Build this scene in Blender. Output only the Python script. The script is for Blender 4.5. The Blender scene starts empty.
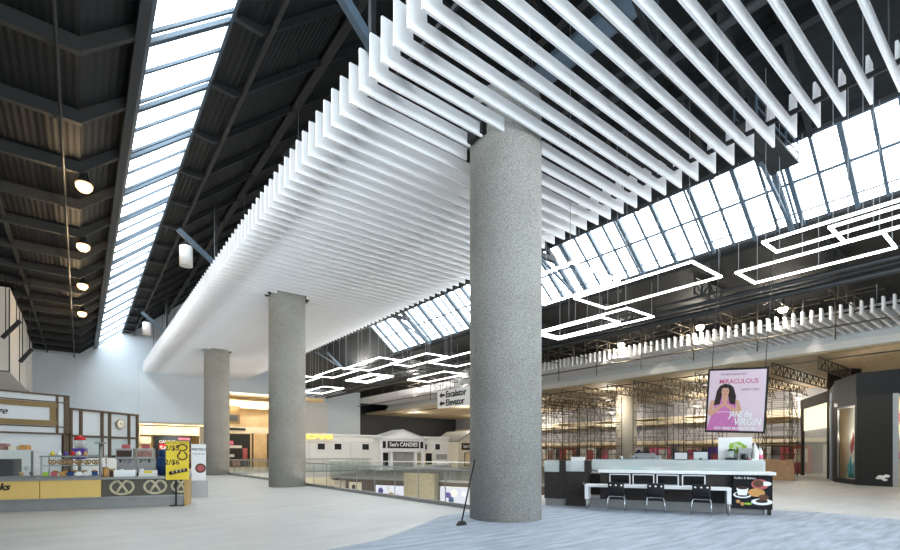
import bpy, math, random
from mathutils import Vector, Matrix
random.seed(7)
SC = bpy.context.scene
C = SC.collection
PI = math.pi
HCAM = 1.65
FPX = 476.0
YAW = math.atan(370.0 / 476.0)

# ------------------------------------------------------------------ materials
def lin(c):
    return tuple(((v / 12.92) if v <= 0.04045 else ((v + 0.055) / 1.055) ** 2.4) for v in c)

def rgb(r, g, b):
    return lin((r / 255.0, g / 255.0, b / 255.0)) + (1.0,)

def mat(name, col, rough=0.6, metal=0.0, var=0.0, scale=4.0, bump=0.0, bscale=40.0, stretch=None, spec=0.4, emit=None, estr=0.0):
    m = bpy.data.materials.new(name)
    m.use_nodes = True
    nt = m.node_tree
    b = nt.nodes['Principled BSDF']
    b.inputs['Base Color'].default_value = col
    b.inputs['Roughness'].default_value = rough
    b.inputs['Metallic'].default_value = metal
    b.inputs['Specular IOR Level'].default_value = spec
    if emit is not None:
        b.inputs['Emission Color'].default_value = emit
        b.inputs['Emission Strength'].default_value = estr
    tc = None
    if var > 0 or bump > 0:
        tc = nt.nodes.new('ShaderNodeTexCoord')
        mp = nt.nodes.new('ShaderNodeMapping')
        if stretch:
            mp.inputs['Scale'].default_value = stretch
        nt.links.new(tc.outputs['Object'], mp.inputs['Vector'])
    if var > 0:
        n = nt.nodes.new('ShaderNodeTexNoise')
        n.inputs['Scale'].default_value = scale
        n.inputs['Detail'].default_value = 6.0
        n.inputs['Roughness'].default_value = 0.65
        nt.links.new(mp.outputs['Vector'], n.inputs['Vector'])
        r = nt.nodes.new('ShaderNodeValToRGB')
        r.color_ramp.elements[0].position = 0.32
        r.color_ramp.elements[1].position = 0.68
        r.color_ramp.elements[0].color = tuple(max(0, v * (1 - var)) for v in col[:3]) + (1,)
        r.color_ramp.elements[1].color = tuple(min(1, v * (1 + var)) for v in col[:3]) + (1,)
        nt.links.new(n.outputs['Fac'], r.inputs['Fac'])
        nt.links.new(r.outputs['Color'], b.inputs['Base Color'])
    if bump > 0:
        n2 = nt.nodes.new('ShaderNodeTexNoise')
        n2.inputs['Scale'].default_value = bscale
        n2.inputs['Detail'].default_value = 4.0
        nt.links.new(mp.outputs['Vector'], n2.inputs['Vector'])
        bp = nt.nodes.new('ShaderNodeBump')
        bp.inputs['Strength'].default_value = bump
        bp.inputs['Distance'].default_value = 0.02
        nt.links.new(n2.outputs['Fac'], bp.inputs['Height'])
        nt.links.new(bp.outputs['Normal'], b.inputs['Normal'])
    return m

def glass(name, tint=(0.94, 0.98, 0.97, 1), refl=0.08, rough=0.02):
    m = bpy.data.materials.new(name)
    m.use_nodes = True
    nt = m.node_tree
    for n in list(nt.nodes):
        nt.nodes.remove(n)
    out = nt.nodes.new('ShaderNodeOutputMaterial')
    tr = nt.nodes.new('ShaderNodeBsdfTransparent')
    tr.inputs['Color'].default_value = tint
    gl = nt.nodes.new('ShaderNodeBsdfGlossy')
    gl.inputs['Roughness'].default_value = rough
    mx = nt.nodes.new('ShaderNodeMixShader')
    mx.inputs['Fac'].default_value = refl
    nt.links.new(tr.outputs[0], mx.inputs[1])
    nt.links.new(gl.outputs[0], mx.inputs[2])
    nt.links.new(mx.outputs[0], out.inputs['Surface'])
    return m

def emis(name, col, s):
    m = bpy.data.materials.new(name)
    m.use_nodes = True
    nt = m.node_tree
    for n in list(nt.nodes):
        nt.nodes.remove(n)
    out = nt.nodes.new('ShaderNodeOutputMaterial')
    e = nt.nodes.new('ShaderNodeEmission')
    e.inputs['Color'].default_value = col
    e.inputs['Strength'].default_value = s
    nt.links.new(e.outputs[0], out.inputs['Surface'])
    return m

def ribbed(name, col, axis, pitch, rough=0.7):
    m = mat(name, col, rough, var=0.25, scale=0.7)
    nt = m.node_tree
    b = nt.nodes['Principled BSDF']
    tc = nt.nodes.new('ShaderNodeTexCoord')
    w = nt.nodes.new('ShaderNodeTexWave')
    w.wave_type = 'BANDS'
    w.bands_direction = axis
    w.inputs['Scale'].default_value = 0.314 / pitch
    nt.links.new(tc.outputs['Object'], w.inputs['Vector'])
    bp = nt.nodes.new('ShaderNodeBump')
    bp.inputs['Strength'].default_value = 1.0
    bp.inputs['Distance'].default_value = 0.013
    nt.links.new(w.outputs['Fac'], bp.inputs['Height'])
    nt.links.new(bp.outputs['Normal'], b.inputs['Normal'])
    return m

def wood(name, c1, c2, rough=0.5, sc=(1, 1, 9)):
    m = mat(name, c1, rough)
    nt = m.node_tree
    b = nt.nodes['Principled BSDF']
    tc = nt.nodes.new('ShaderNodeTexCoord')
    mp = nt.nodes.new('ShaderNodeMapping')
    mp.inputs['Scale'].default_value = sc
    n = nt.nodes.new('ShaderNodeTexNoise')
    n.inputs['Scale'].default_value = 6
    n.inputs['Detail'].default_value = 5
    r = nt.nodes.new('ShaderNodeValToRGB')
    r.color_ramp.elements[0].position = 0.35
    r.color_ramp.elements[1].position = 0.65
    r.color_ramp.elements[0].color = c1
    r.color_ramp.elements[1].color = c2
    nt.links.new(tc.outputs['Object'], mp.inputs['Vector'])
    nt.links.new(mp.outputs['Vector'], n.inputs['Vector'])
    nt.links.new(n.outputs['Fac'], r.inputs['Fac'])
    nt.links.new(r.outputs['Color'], b.inputs['Base Color'])
    return m

def speckled(name, base, dark, light, scale=55.0):
    m = mat(name, base, 0.85)
    nt = m.node_tree
    b = nt.nodes['Principled BSDF']
    tc = nt.nodes.new('ShaderNodeTexCoord')
    n = nt.nodes.new('ShaderNodeTexNoise')
    n.inputs['Scale'].default_value = scale
    n.inputs['Detail'].default_value = 3
    r = nt.nodes.new('ShaderNodeValToRGB')
    e = r.color_ramp.elements
    e[0].position = 0.30; e[0].color = dark
    e[1].position = 0.70; e[1].color = light
    k = e.new(0.48); k.color = base
    nt.links.new(tc.outputs['Object'], n.inputs['Vector'])
    nt.links.new(n.outputs['Fac'], r.inputs['Fac'])
    n2 = nt.nodes.new('ShaderNodeTexNoise')
    n2.inputs['Scale'].default_value = 0.8
    n2.inputs['Detail'].default_value = 6
    mx = nt.nodes.new('ShaderNodeMix')
    mx.data_type = 'RGBA'
    mx.blend_type = 'MULTIPLY'
    mx.inputs['Factor'].default_value = 0.35
    nt.links.new(tc.outputs['Object'], n2.inputs['Vector'])
    r2 = nt.nodes.new('ShaderNodeValToRGB')
    r2.color_ramp.elements[0].position = 0.35
    r2.color_ramp.elements[1].position = 0.6
    r2.color_ramp.elements[0].color = (0.62, 0.62, 0.6, 1)
    r2.color_ramp.elements[1].color = (1, 1, 1, 1)
    nt.links.new(n2.outputs['Fac'], r2.inputs['Fac'])
    nt.links.new(r.outputs['Color'], mx.inputs['A'])
    nt.links.new(r2.outputs['Color'], mx.inputs['B'])
    nt.links.new(mx.outputs['Result'], b.inputs['Base Color'])
    bp = nt.nodes.new('ShaderNodeBump')
    bp.inputs['Strength'].default_value = 0.35
    bp.inputs['Distance'].default_value = 0.02
    nt.links.new(n.outputs['Fac'], bp.inputs['Height'])
    nt.links.new(bp.outputs['Normal'], b.inputs['Normal'])
    return m

M = {}
M['white'] = mat('white_paint', rgb(238, 237, 238), 0.45)
M['slat'] = mat('slat_white', rgb(247, 246, 246), 0.24, var=0.012, scale=1.5, spec=0.45)
M['offwhite'] = mat('offwhite', rgb(226, 224, 218), 0.55, var=0.03)
M['cream'] = mat('cream', rgb(235, 224, 200), 0.6, var=0.03)
M['wallgrey'] = mat('wall_grey', rgb(220, 229, 236), 0.75, var=0.03, scale=0.6)
M['panelgrey'] = mat('panel_grey', rgb(205, 208, 208), 0.6, var=0.03)
M['concrete'] = speckled('column_concrete', rgb(160, 158, 151), rgb(108, 107, 102), rgb(198, 195, 187))
M['concrete2'] = mat('far_concrete', rgb(205, 198, 182), 0.8, var=0.06, scale=2)
M['floor'] = mat('floor_concrete', rgb(196, 194, 190), 0.5, var=0.10, scale=0.9, bump=0.05, bscale=15, spec=0.35, stretch=(0.6, 1.6, 1))
M['carpet'] = mat('blue_grey_carpet', rgb(166, 174, 186), 0.7, var=0.30, scale=2.6, bump=0.1, bscale=60, stretch=(0.35, 2.2, 1))
M['darkcarpet'] = mat('dark_carpet', rgb(78, 72, 66), 0.6, var=0.15)
M['deck'] = ribbed('dark_deck', rgb(22, 22, 22), 'X', 0.16)
M['deckslope'] = ribbed('dark_slope_deck', rgb(23, 27, 29), 'X', 0.16)
M['darksteel'] = mat('dark_steel', rgb(40, 42, 44), 0.5, var=0.15, scale=2)
M['beamsteel'] = mat('beam_steel', rgb(46, 46, 44), 0.6, var=0.12)
M['bluesteel'] = mat('blue_grey_steel', rgb(82, 97, 110), 0.45, var=0.08)
M['black'] = mat('black_matte', rgb(24, 24, 25), 0.5)
M['blackgloss'] = mat('black_gloss', rgb(22, 22, 24), 0.18)
M['glass'] = glass('clear_glass', (0.97, 0.99, 0.985, 1), 0.05)
M['skyglass'] = glass('skylight_glass', (0.97, 0.99, 1.0, 1), 0.04)
def milk(name, col, t):
    m = bpy.data.materials.new(name); m.use_nodes = True
    nt = m.node_tree
    b = nt.nodes['Principled BSDF']; b.inputs['Base Color'].default_value = col; b.inputs['Roughness'].default_value = 0.2
    tr = nt.nodes.new('ShaderNodeBsdfTransparent'); mx = nt.nodes.new('ShaderNodeMixShader'); mx.inputs['Fac'].default_value = t
    nt.links.new(b.outputs[0], mx.inputs[1]); nt.links.new(tr.outputs[0], mx.inputs[2])
    nt.links.new(mx.outputs[0], nt.nodes['Material Output'].inputs['Surface'])
    return m
M['frost'] = milk('milky_glass', rgb(232, 242, 240), 0.66)
M['greenglass'] = glass('green_edge_glass', (0.955, 0.975, 0.965, 1), 0.05)
M['chrome'] = mat('chrome', rgb(205, 207, 210), 0.22, 1.0)
M['steel'] = mat('brushed_steel', rgb(168, 168, 166), 0.38, 0.85, var=0.05)
M['kick'] = mat('kick_steel', rgb(150, 150, 148), 0.5, 0.4, var=0.06)
M['led'] = emis('led_white', (1.0, 0.99, 0.97, 1), 6.0)
M['warmlamp'] = emis('warm_lamp', (1.0, 0.60, 0.24, 1), 3.2)
M['flood'] = emis('flood_lamp', (1.0, 0.90, 0.70, 1), 8.0)
M['cable'] = mat('cable_grey', rgb(150, 152, 155), 0.5, 0.3)
M['darkcable'] = mat('cable_dark', rgb(60, 62, 62), 0.5, 0.3)
M['darkwood'] = wood('dark_wood', rgb(38, 33, 31), rgb(58, 51, 47), 0.45)
M['brownframe'] = wood('brown_frame', rgb(72, 56, 40), rgb(98, 78, 56), 0.5)
M['gold'] = mat('antique_gold', rgb(126, 104, 66), 0.45, 0.3, var=0.1)
M['yellow'] = mat('counter_yellow', rgb(226, 190, 112), 0.5, var=0.03)
M['yellowsign'] = mat('sign_yellow', rgb(233, 205, 58), 0.5)
M['pretzel'] = mat('pretzel_tan', rgb(190, 180, 152), 0.6, var=0.25, scale=18)
M['pretzelpanel'] = mat('pretzel_panel', rgb(86, 82, 72), 0.5, var=0.1)
M['brown'] = mat('brown', rgb(96, 62, 38), 0.6)
M['darkbrown'] = mat('dark_brown', rgb(58, 40, 28), 0.6)
M['red'] = mat('red', rgb(205, 30, 40), 0.45)
M['blue'] = mat('barrel_blue', rgb(34, 66, 118), 0.45)
M['purple'] = mat('purple', rgb(84, 62, 150), 0.4)
M['green'] = mat('leaf_green', rgb(150, 190, 60), 0.5)
M['pink'] = mat('pink', rgb(226, 120, 150), 0.5)
M['posterpink'] = mat('poster_pink', rgb(226, 204, 214), 0.4)
M['postermagenta'] = mat('poster_magenta', rgb(190, 82, 150), 0.5)
M['dress'] = mat('printed_dress', rgb(206, 122, 178), 0.5, var=0.12, scale=14)
M['skin'] = mat('printed_skin', rgb(214, 164, 134), 0.5)
M['hair'] = mat('printed_hair', rgb(44, 30, 28), 0.5)
M['crimson'] = mat('print_crimson', rgb(196, 80, 120), 0.5)
M['plum'] = mat('print_plum', rgb(120, 80, 110), 0.5)
M['plywood'] = mat('plywood', rgb(196, 180, 150), 0.7, var=0.14, scale=2.0, stretch=(0.4, 2, 1))
M['scaf'] = mat('scaffold_steel', rgb(88, 80, 68), 0.5, 0.5, var=0.2)
M['scafdark'] = mat('scaffold_dark', rgb(56, 52, 46), 0.55, 0.4, var=0.2)
M['plank'] = mat('scaffold_plank', rgb(180, 148, 96), 0.7, var=0.15)
M['tarp'] = mat('brown_tarp', rgb(150, 118, 84), 0.6, var=0.18, bump=0.6, bscale=5)
M['panelblack'] = mat('store_panel_black', rgb(44, 46, 48), 0.5, 0.0, var=0.06, scale=1.2, spec=0.15)
M['panelblackmatte'] = mat('store_panel_charcoal', rgb(34, 36, 36), 0.45, 0.1)
M['bronze'] = mat('bronze_clad', rgb(52, 45, 40), 0.6, 0.0, var=0.1, spec=0.12)
M['signwhite'] = mat('sign_white', rgb(242, 242, 240), 0.4)
M['letteryellow'] = emis('letter_yellow', (1.0, 0.74, 0.16, 1), 0.75)
M['shopwarm'] = mat('shop_back', rgb(240, 214, 168), 0.6, var=0.12, scale=1.5)
M['stone'] = mat('stone_pier', rgb(150, 140, 118), 0.8, var=0.18, scale=7)
M['maroon'] = mat('maroon_fascia', rgb(92, 74, 66), 0.6)
M['screenlit'] = emis('screen_lit', (0.80, 0.80, 0.92, 1), 0.55)
M['screenpic'] = emis('screen_picture', (0.85, 0.92, 1.0, 1), 0.32)
M['windowdark'] = mat('window_dark', rgb(40, 42, 42), 0.15)
M['windowgrey'] = mat('shutter_grey', rgb(150, 150, 146), 0.5)
M['bread'] = mat('bread', rgb(198, 146, 84), 0.7, var=0.2)
M['coffee'] = mat('coffee', rgb(52, 30, 20), 0.4)
M['berry'] = mat('berry_pink', rgb(186, 92, 96), 0.5)
M['teal'] = mat('teal', rgb(80, 150, 160), 0.5)
M['goods'] = mat('shop_goods', rgb(150, 110, 100), 0.6, var=0.5, scale=7)

# ------------------------------------------------------------------ mesh builder
class MB:
    def __init__(s):
        s.v = []; s.f = []; s.mi = []; s.m = 0; s.sm = []; s.smooth = False
    def mat(s, i):
        s.m = i; return s
    def _face(s, idx):
        s.f.append(idx); s.mi.append(s.m); s.sm.append(s.smooth)
    def box(s, x0, x1, y0, y1, z0, z1):
        b = len(s.v)
        s.v += [(x0, y0, z0), (x1, y0, z0), (x1, y1, z0), (x0, y1, z0), (x0, y0, z1), (x1, y0, z1), (x1, y1, z1), (x0, y1, z1)]
        for f in ((3, 2, 1, 0), (4, 5, 6, 7), (0, 1, 5, 4), (1, 2, 6, 5), (2, 3, 7, 6), (3, 0, 4, 7)):
            s._face([b + i for i in f])
        return s
    def bar(s, p, q, w, h=None, up=(0, 0, 1)):
        h = h or w
        p = Vector(p); q = Vector(q)
        d = (q - p).normalized()
        u = Vector(up)
        if abs(d.dot(u)) > 0.98:
            u = Vector((1, 0, 0)) if abs(d.x) < 0.9 else Vector((0, 1, 0))
        r = d.cross(u).normalized()
        u = r.cross(d).normalized()
        b = len(s.v)
        for c in (p, q):
            for sx, sy in ((-1, -1), (1, -1), (1, 1), (-1, 1)):
                s.v.append(tuple(c + r * (sx * w / 2) + u * (sy * h / 2)))
        for f in ((3, 2, 1, 0), (4, 5, 6, 7), (0, 1, 5, 4), (1, 2, 6, 5), (2, 3, 7, 6), (3, 0, 4, 7)):
            s._face([b + i for i in f])
        return s
    def tube(s, pts, r, n=8, r2=None):
        pts = [Vector(p) for p in pts]
        b0 = len(s.v)
        N = len(pts)
        prev = None
        for i, p in enumerate(pts):
            if i == 0: d = pts[1] - pts[0]
            elif i == N - 1: d = pts[-1] - pts[-2]
            else: d = (pts[i + 1] - pts[i - 1])
            d.normalize()
            if prev is None:
                u = Vector((0, 0, 1)) if abs(d.z) < 0.9 else Vector((1, 0, 0))
            else:
                u = prev
            a = d.cross(u).normalized(); u = a.cross(d).normalized(); prev = u
            rr = r if r2 is None else r + (r2 - r) * i / (N - 1)
            for k in range(n):
                t = 2 * PI * k / n
                s.v.append(tuple(p + a * (math.cos(t) * rr) + u * (math.sin(t) * rr)))
        old = s.smooth
        s.smooth = n > 5
        for i in range(N - 1):
            for k in range(n):
                s._face([b0 + i * n + k, b0 + i * n + (k + 1) % n, b0 + (i + 1) * n + (k + 1) % n, b0 + (i + 1) * n + k])
        s.smooth = False
        s._face([b0 + k for k in range(n)][::-1])
        s._face([b0 + (N - 1) * n + k for k in range(n)])
        s.smooth = old
        return s
    def lathe(s, prof, c=(0, 0, 0), n=24, smooth=True):
        b0 = len(s.v)
        P = len(prof)
        for r, z in prof:
            for k in range(n):
                t = 2 * PI * k / n
                s.v.append((c[0] + math.cos(t) * max(r, 1e-4), c[1] + math.sin(t) * max(r, 1e-4), c[2] + z))
        s.smooth = smooth
        for i in range(P - 1):
            for k in range(n):
                s._face([b0 + i * n + k, b0 + i * n + (k + 1) % n, b0 + (i + 1) * n + (k + 1) % n, b0 + (i + 1) * n + k])
        s.smooth = False
        s._face([b0 + k for k in range(n)][::-1])
        s._face([b0 + (P - 1) * n + k for k in range(n)])
        return s
    def prism(s, poly, fn, d0, d1):
        """poly: 2D points; fn(a,b,d)->xyz"""
        b = len(s.v); n = len(poly)
        for d in (d0, d1):
            for a_, b_ in poly:
                s.v.append(fn(a_, b_, d))
        s._face([b + i for i in range(n)][::-1])
        s._face([b + n + i for i in range(n)])
        for i in range(n):
            j = (i + 1) % n
            s._face([b + i, b + j, b + n + j, b + n + i])
        return s
    def flat(s, poly, y):
        """thin print on a panel facing -y"""
        b = len(s.v)
        for x, z in poly:
            s.v.append((x, y, z))
        s._face([b + i for i in range(len(poly))])
        return s
    def build(s, name, mats, parent=None, bevel=0.0):
        me = bpy.data.meshes.new(name)
        me.from_pydata(s.v, [], s.f)
        if not isinstance(mats, (list, tuple)):
            mats = [mats]
        for m in mats:
            me.materials.append(m)
        me.polygons.foreach_set('material_index', [min(i, len(mats) - 1) for i in s.mi])
        me.polygons.foreach_set('use_smooth', s.sm)
        import bmesh
        bm = bmesh.new(); bm.from_mesh(me)
        bmesh.ops.recalc_face_normals(bm, faces=bm.faces[:])
        bm.to_mesh(me); bm.free()
        me.update()
        o = bpy.data.objects.new(name, me)
        C.objects.link(o)
        if parent is not None:
            o.parent = parent
        if bevel > 0:
            bv = o.modifiers.new('bevel', 'BEVEL')
            bv.width = bevel; bv.segments = 2; bv.limit_method = 'ANGLE'
        return o

XY = lambda a, b, d: (a, b, d)
XZ = lambda a, b, d: (a, d, b)
YZ = lambda a, b, d: (d, a, b)

def tag(o, label, cat, group=None, kind='thing'):
    o['label'] = label; o['category'] = cat
    if group: o['group'] = group
    if kind: o['kind'] = kind
    return o

def empty(name, loc, rz=0.0):
    o = bpy.data.objects.new(name, None)
    o.empty_display_size = 0.2
    C.objects.link(o)
    o.location = loc
    o.rotation_euler = (0, 0, rz)
    return o

def struct(o):
    o['kind'] = 'structure'
    return o

def copy_tree(o, parent=None):
    c = o.copy(); C.objects.link(c)
    if parent is not None: c.parent = parent
    for ch in list(o.children):
        copy_tree(ch, c)
    return c

_deps = []
def text(name, body, size, m, parent, loc, extrude=0.004, bold=0.0, shear=0.0, align='CENTER', rz=0.0, width=None):
    """upright lettering facing local -y"""
    cu = bpy.data.curves.new(name, 'FONT')
    cu.body = body; cu.size = size; cu.extrude = extrude; cu.offset = bold; cu.shear = shear
    cu.align_x = align; cu.align_y = 'CENTER'; cu.resolution_u = 3
    t = bpy.data.objects.new(name, cu); C.objects.link(t)
    dg = bpy.context.evaluated_depsgraph_get()
    me = bpy.data.meshes.new_from_object(t.evaluated_get(dg))
    C.objects.unlink(t); bpy.data.objects.remove(t)
    me.materials.clear(); me.materials.append(m)
    o = bpy.data.objects.new(name, me); C.objects.link(o)
    o.parent = parent; o.location = loc
    o.rotation_euler = (PI / 2, 0, rz)
    if width:
        xs = [v.co.x for v in me.vertices]
        if xs:
            k = width / (max(xs) - min(xs)); o.scale = (k, 1, 1)
    return o

def disc(r, n=20, cx=0, cz=0, sx=1, sz=1, a0=0, a1=2 * PI):
    full = abs(a1 - a0 - 2 * PI) < 1e-6
    return [(cx + math.cos(a0 + (a1 - a0) * k / (n if full else n - 1)) * r * sx, cz + math.sin(a0 + (a1 - a0) * k / (n if full else n - 1)) * r * sz) for k in range(n)]

# ------------------------------------------------------------------ camera
cam = bpy.data.cameras.new('camera')
cam.sensor_width = 36.0
cam.sensor_fit = 'HORIZONTAL'
cam.lens = 36.0 * FPX / 900.0
cam.shift_y = (453.0 - 275.0) / 900.0
cam.clip_end = 300
co = bpy.data.objects.new('camera', cam); C.objects.link(co)
co.location = (0, 0, HCAM)
co.rotation_euler = (PI / 2, 0, -YAW)
SC.camera = co

# ------------------------------------------------------------------ floor and void
YN, YF = -14.0, 60.0
XL, XR = -14.0, 50.0
m = MB()
m.box(XL, 9.16, YN, YF, -0.45, 0)
m.box(9.0, XR, YN, 10.3, -0.45, 0)
m.prism([(11.2, 10.3), (XR, 10.3), (XR, 12.5), (13.4, 12.5)], XY, -0.45, 0)
m.box(9.0, XR, 39.5, YF, -0.45, 0)
struct(m.build('floor', M['floor']))
PEN = [(19.2, 12.5), (XR, 12.5), (XR, 39.5), (21.5, 39.5), (13.9, 31.0), (13.35, 30.3), (13.15, 29.6), (13.5, 28.3), (16.9, 19.5)]
struct(MB().prism(PEN, XY, -0.12, 0).build('floor', M['darkcarpet']))
struct(MB().box(9.0, 21.5, 10.3, 39.5, -5.2, -5.0).build('floor', M['floor']))
# lower level walls round the void
struct(MB().box(8.7, 9.0, 10.3, 39.5, -5.0, -0.45).build('wall_lower', M['offwhite']))
struct(MB().prism([(9.0, 10.0), (11.2, 10.0), (13.4, 12.2), (19.2, 12.2), (19.2, 12.5), (13.4, 12.5), (11.2, 10.3), (9.0, 10.3)], XY, -5.0, -0.45).build('wall_lower', M['offwhite']))
struct(MB().box(9.0, 21.5, 39.5, 39.8, -5.0, -0.45).build('wall_lower', M['cream']))
def edge_wall(a, b, mt):
    d = Vector((b[0] - a[0], b[1] - a[1])).normalized(); n = Vector((-d.y, d.x)) * 0.3
    return struct(MB().prism([a, b, (b[0] + n.x, b[1] + n.y), (a[0] + n.x, a[1] + n.y)], XY, -5.0, -0.12).build('wall_lower', mt))
edge_wall((13.5, 28.3), (16.9, 19.5), M['maroon'])
edge_wall((16.9, 19.5), (19.2, 12.5), M['maroon'])
edge_wall((21.5, 39.5), (13.9, 31.0), M['maroon'])
edge_wall((13.9, 31.0), (13.5, 28.3), M['maroon'])
# bluish worn carpet
m = MB()
m.prism([(2.0, 6.6), (3.0, 7.6), (4.4, 7.9), (6.0, 8.9), (7.4, 9.9), (8.7, 10.2), (11.1, 10.2), (12.6, 9.6), (15.6, 5.4), (16.2, 4.2), (16.0, 2.5), (16, -8), (-3, -8), (-1, 2)], XY, 0.0, 0.006)
o = m.build('floor_carpet', M['carpet']); struct(o)

# ------------------------------------------------------------------ shell: walls
RIDGE_X, RIDGE_Z = 9.1, 17.4
def top_at(x):
    if x < 0: return 10.45
    if x < RIDGE_X: return 10.45 + (RIDGE_Z + 0.3 - 10.45) * x / RIDGE_X
    if x < 19.3: return RIDGE_Z + 0.3 - (RIDGE_Z + 0.3 - 9.4) * (x - RIDGE_X) / (19.3 - RIDGE_X)
    return 9.4
# far wall: upper grey wall with the shop band left open
def wallpoly(x0, x1, z0, name='wall_far', mt='wallgrey', y0=53.0, y1=53.3):
    xs = sorted(set([x0, x1] + [x for x in (0.0, RIDGE_X, 19.3) if x0 < x < x1]))
    poly = [(x0, z0), (x1, z0)] + [(x, top_at(x)) for x in reversed(xs)]
    return struct(MB().prism(poly, XZ, y0, y1).build(name, M[mt]))
wallpoly(XL, -3.0, 0.0)
wallpoly(-3.0, 11.2, 4.6)
wallpoly(11.2, 22.6, 8.0)
wallpoly(22.6, 27.2, 3.9)
# joints in the wall panels
for x in (-0.35, 4.3):
    struct(MB().box(x, x + 0.03, 52.985, 53.0, 4.6, 10.2).build('trim_joint', M['panelgrey']))
struct(MB().box(26.9, 27.2, 53.3, YF, 0, 9.4).build('wall_return', M['wallgrey']))
struct(MB().box(27.2, XR, 59.7, YF, 0, 9.4).build('wall_far', M['darksteel']))
struct(MB().box(XR, XR + 0.3, YN, YF, 0, 9.4).build('wall_right', M['offwhite']))
struct(MB().box(XL - 0.3, XL, YN, YF, -0.4, 10.6).build('wall_left', M['panelgrey']))
struct(MB().box(-3.3, 27.0, 59.7, YF, 0, 8.2).build('wall_shop_back', M['shopwarm']))
struct(MB().box(-3.3, -3.0, 53.3, 59.7, 0, 8.2).build('wall_shop_side', M['cream']))
struct(MB().box(-3.0, 27.0, 53.3, 59.9, 8.2, 8.4).build('ceiling_shop', M['cream']))
struct(MB().box(-3.0, 11.2, 53.3, 57.0, 4.5, 4.6).build('ceiling_shop', M['cream']))
# end wall behind the camera: unseen glazing added to let daylight in
m = MB()
for x0, x1, z0, z1 in ((XL, -4, 0, 10.6), (-4, 20, 8.6, 9.4), (20, XR, 0, 9.4)):
    m.box(x0, x1, YN - 0.3, YN, z0, z1)
o = m.build('wall_near', M['panelgrey']); struct(o)
poly = [(XL, 9.3), (XR, 9.3), (19.3, 9.4), (RIDGE_X, RIDGE_Z + 0.3), (0, 10.6), (XL, 10.6)]
struct(MB().prism(poly, XZ, YN - 0.3, YN).build('wall_near', M['panelgrey']))
fr = MB()
for k in range(9):
    fr.box(-4 + 3 * k - 0.06, -4 + 3 * k + 0.06, YN - 0.2, YN, 0, 8.6)
for z in (0.05, 3.0, 5.8, 8.55):
    fr.box(-4, 20, YN - 0.2, YN, z - 0.05, z + 0.05)
w = struct(fr.build('added_window', M['bluesteel']))
MB().box(-4, 20, YN - 0.12, YN - 0.11, 0.0, 8.6).build('pane', M['skyglass'], w)

# ------------------------------------------------------------------ roof
struct(MB().box(XL - 0.3, 0.0, YN, YF, 10.45, 10.65).build('ceiling_left', M['deck']))
def slab(p, q, y0, y1, t, name, mt):
    (x0, z0), (x1, z1) = p, q
    return struct(MB().prism([(x0, z0), (x1, z1), (x1, z1 + t), (x0, z0 + t)], XZ, y0, y1).build(name, M[mt]))
SL = 0.85
lz = lambda x: 10.1 + SL * x
slab((-0.05, lz(0) + 0.35), (1.0, lz(1.0) + 0.35), YN, 53.2, 0.2, 'ceiling_slope', 'deckslope')
slab((0.97, lz(0.97) - 0.05), (1.22, lz(1.22) - 0.05), YN, 53.2, 0.75, 'ceiling_curb', 'darksteel')
slab((3.08, lz(3.08) - 0.12), (3.2, lz(3.2) - 0.12), YN, 53.2, 0.5, 'ceiling_curb', 'darksteel')
slab((3.15, 12.7), (3.75, 12.72), YN, 53.2, 0.25, 'ceiling_ledge', 'deckslope')
slab((3.65, 12.7), (RIDGE_X + 0.05, RIDGE_Z), YN, YF, 0.3, 'ceiling_slope', 'deckslope')
slab((RIDGE_X - 0.05, RIDGE_Z), (17.0, 11.25), YN, YF, 0.3, 'ceiling_slope', 'deckslope')
rz_ = lambda x: 11.16 - SL * (x - 16.95)
slab((16.85, 11.10), (17.02, 11.02), YN, YF, 0.5, 'ceiling_curb', 'darksteel')
slab((19.1, rz_(19.1) - 0.04), (19.25, rz_(19.25) - 0.04), YN, YF, 0.13, 'ceiling_curb', 'darksteel')
slab((17.0, rz_(17.0)), (19.1, rz_(19.1)), 31.7, YF, 0.2, 'ceiling_slope', 'deckslope')
struct(MB().prism([(19.2, 9.05), (19.2, 9.3), (XR + 0.3, 9.5), (XR + 0.3, 9.05)], XZ, YN, YF).build('ceiling_right', M['deck']))

# cross beams on the left flat deck, bent up to the skylight
PITCH = 2.74
for k in range(-6, 16):
    y = 12.77 + PITCH * k
    if y > 53: continue
    m = MB()
    m.box(XL, 0.03, y - 0.075, y + 0.075, 10.1, 10.14).box(XL, 0.0, y - 0.03, y + 0.03, 10.14, 10.45)
    m.prism([(0.0, 10.1), (1.02, lz(1.02)), (1.02, lz(1.02) + 0.04), (0.0, 10.14)], XZ, y - 0.075, y + 0.075)
    m.prism([(0.0, 10.14), (1.02, lz(1.02)), (1.02, lz(1.02) + 0.35), (0.0, 10.45)], XZ, y - 0.03, y + 0.03)
    struct(m.build('ceiling_beam', M['beamsteel']))
    # rafters on the dark slope beyond the skylight
    m = MB()
    m.prism([(3.1, 12.55), (3.75, 12.5), (RIDGE_X, RIDGE_Z - 0.3), (RIDGE_X, RIDGE_Z - 0.02), (3.75, 12.72), (3.1, 12.72)], XZ, y - 0.06, y + 0.06)
    struct(m.build('ceiling_rafter', M['darksteel']))
    m = MB()
    m.prism([(RIDGE_X, RIDGE_Z - 0.3), (17.0, 10.95), (17.0, 11.25), (RIDGE_X, RIDGE_Z - 0.02)], XZ, y - 0.06, y + 0.06)
    struct(m.build('ceiling_rafter', M['darksteel']))
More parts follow.
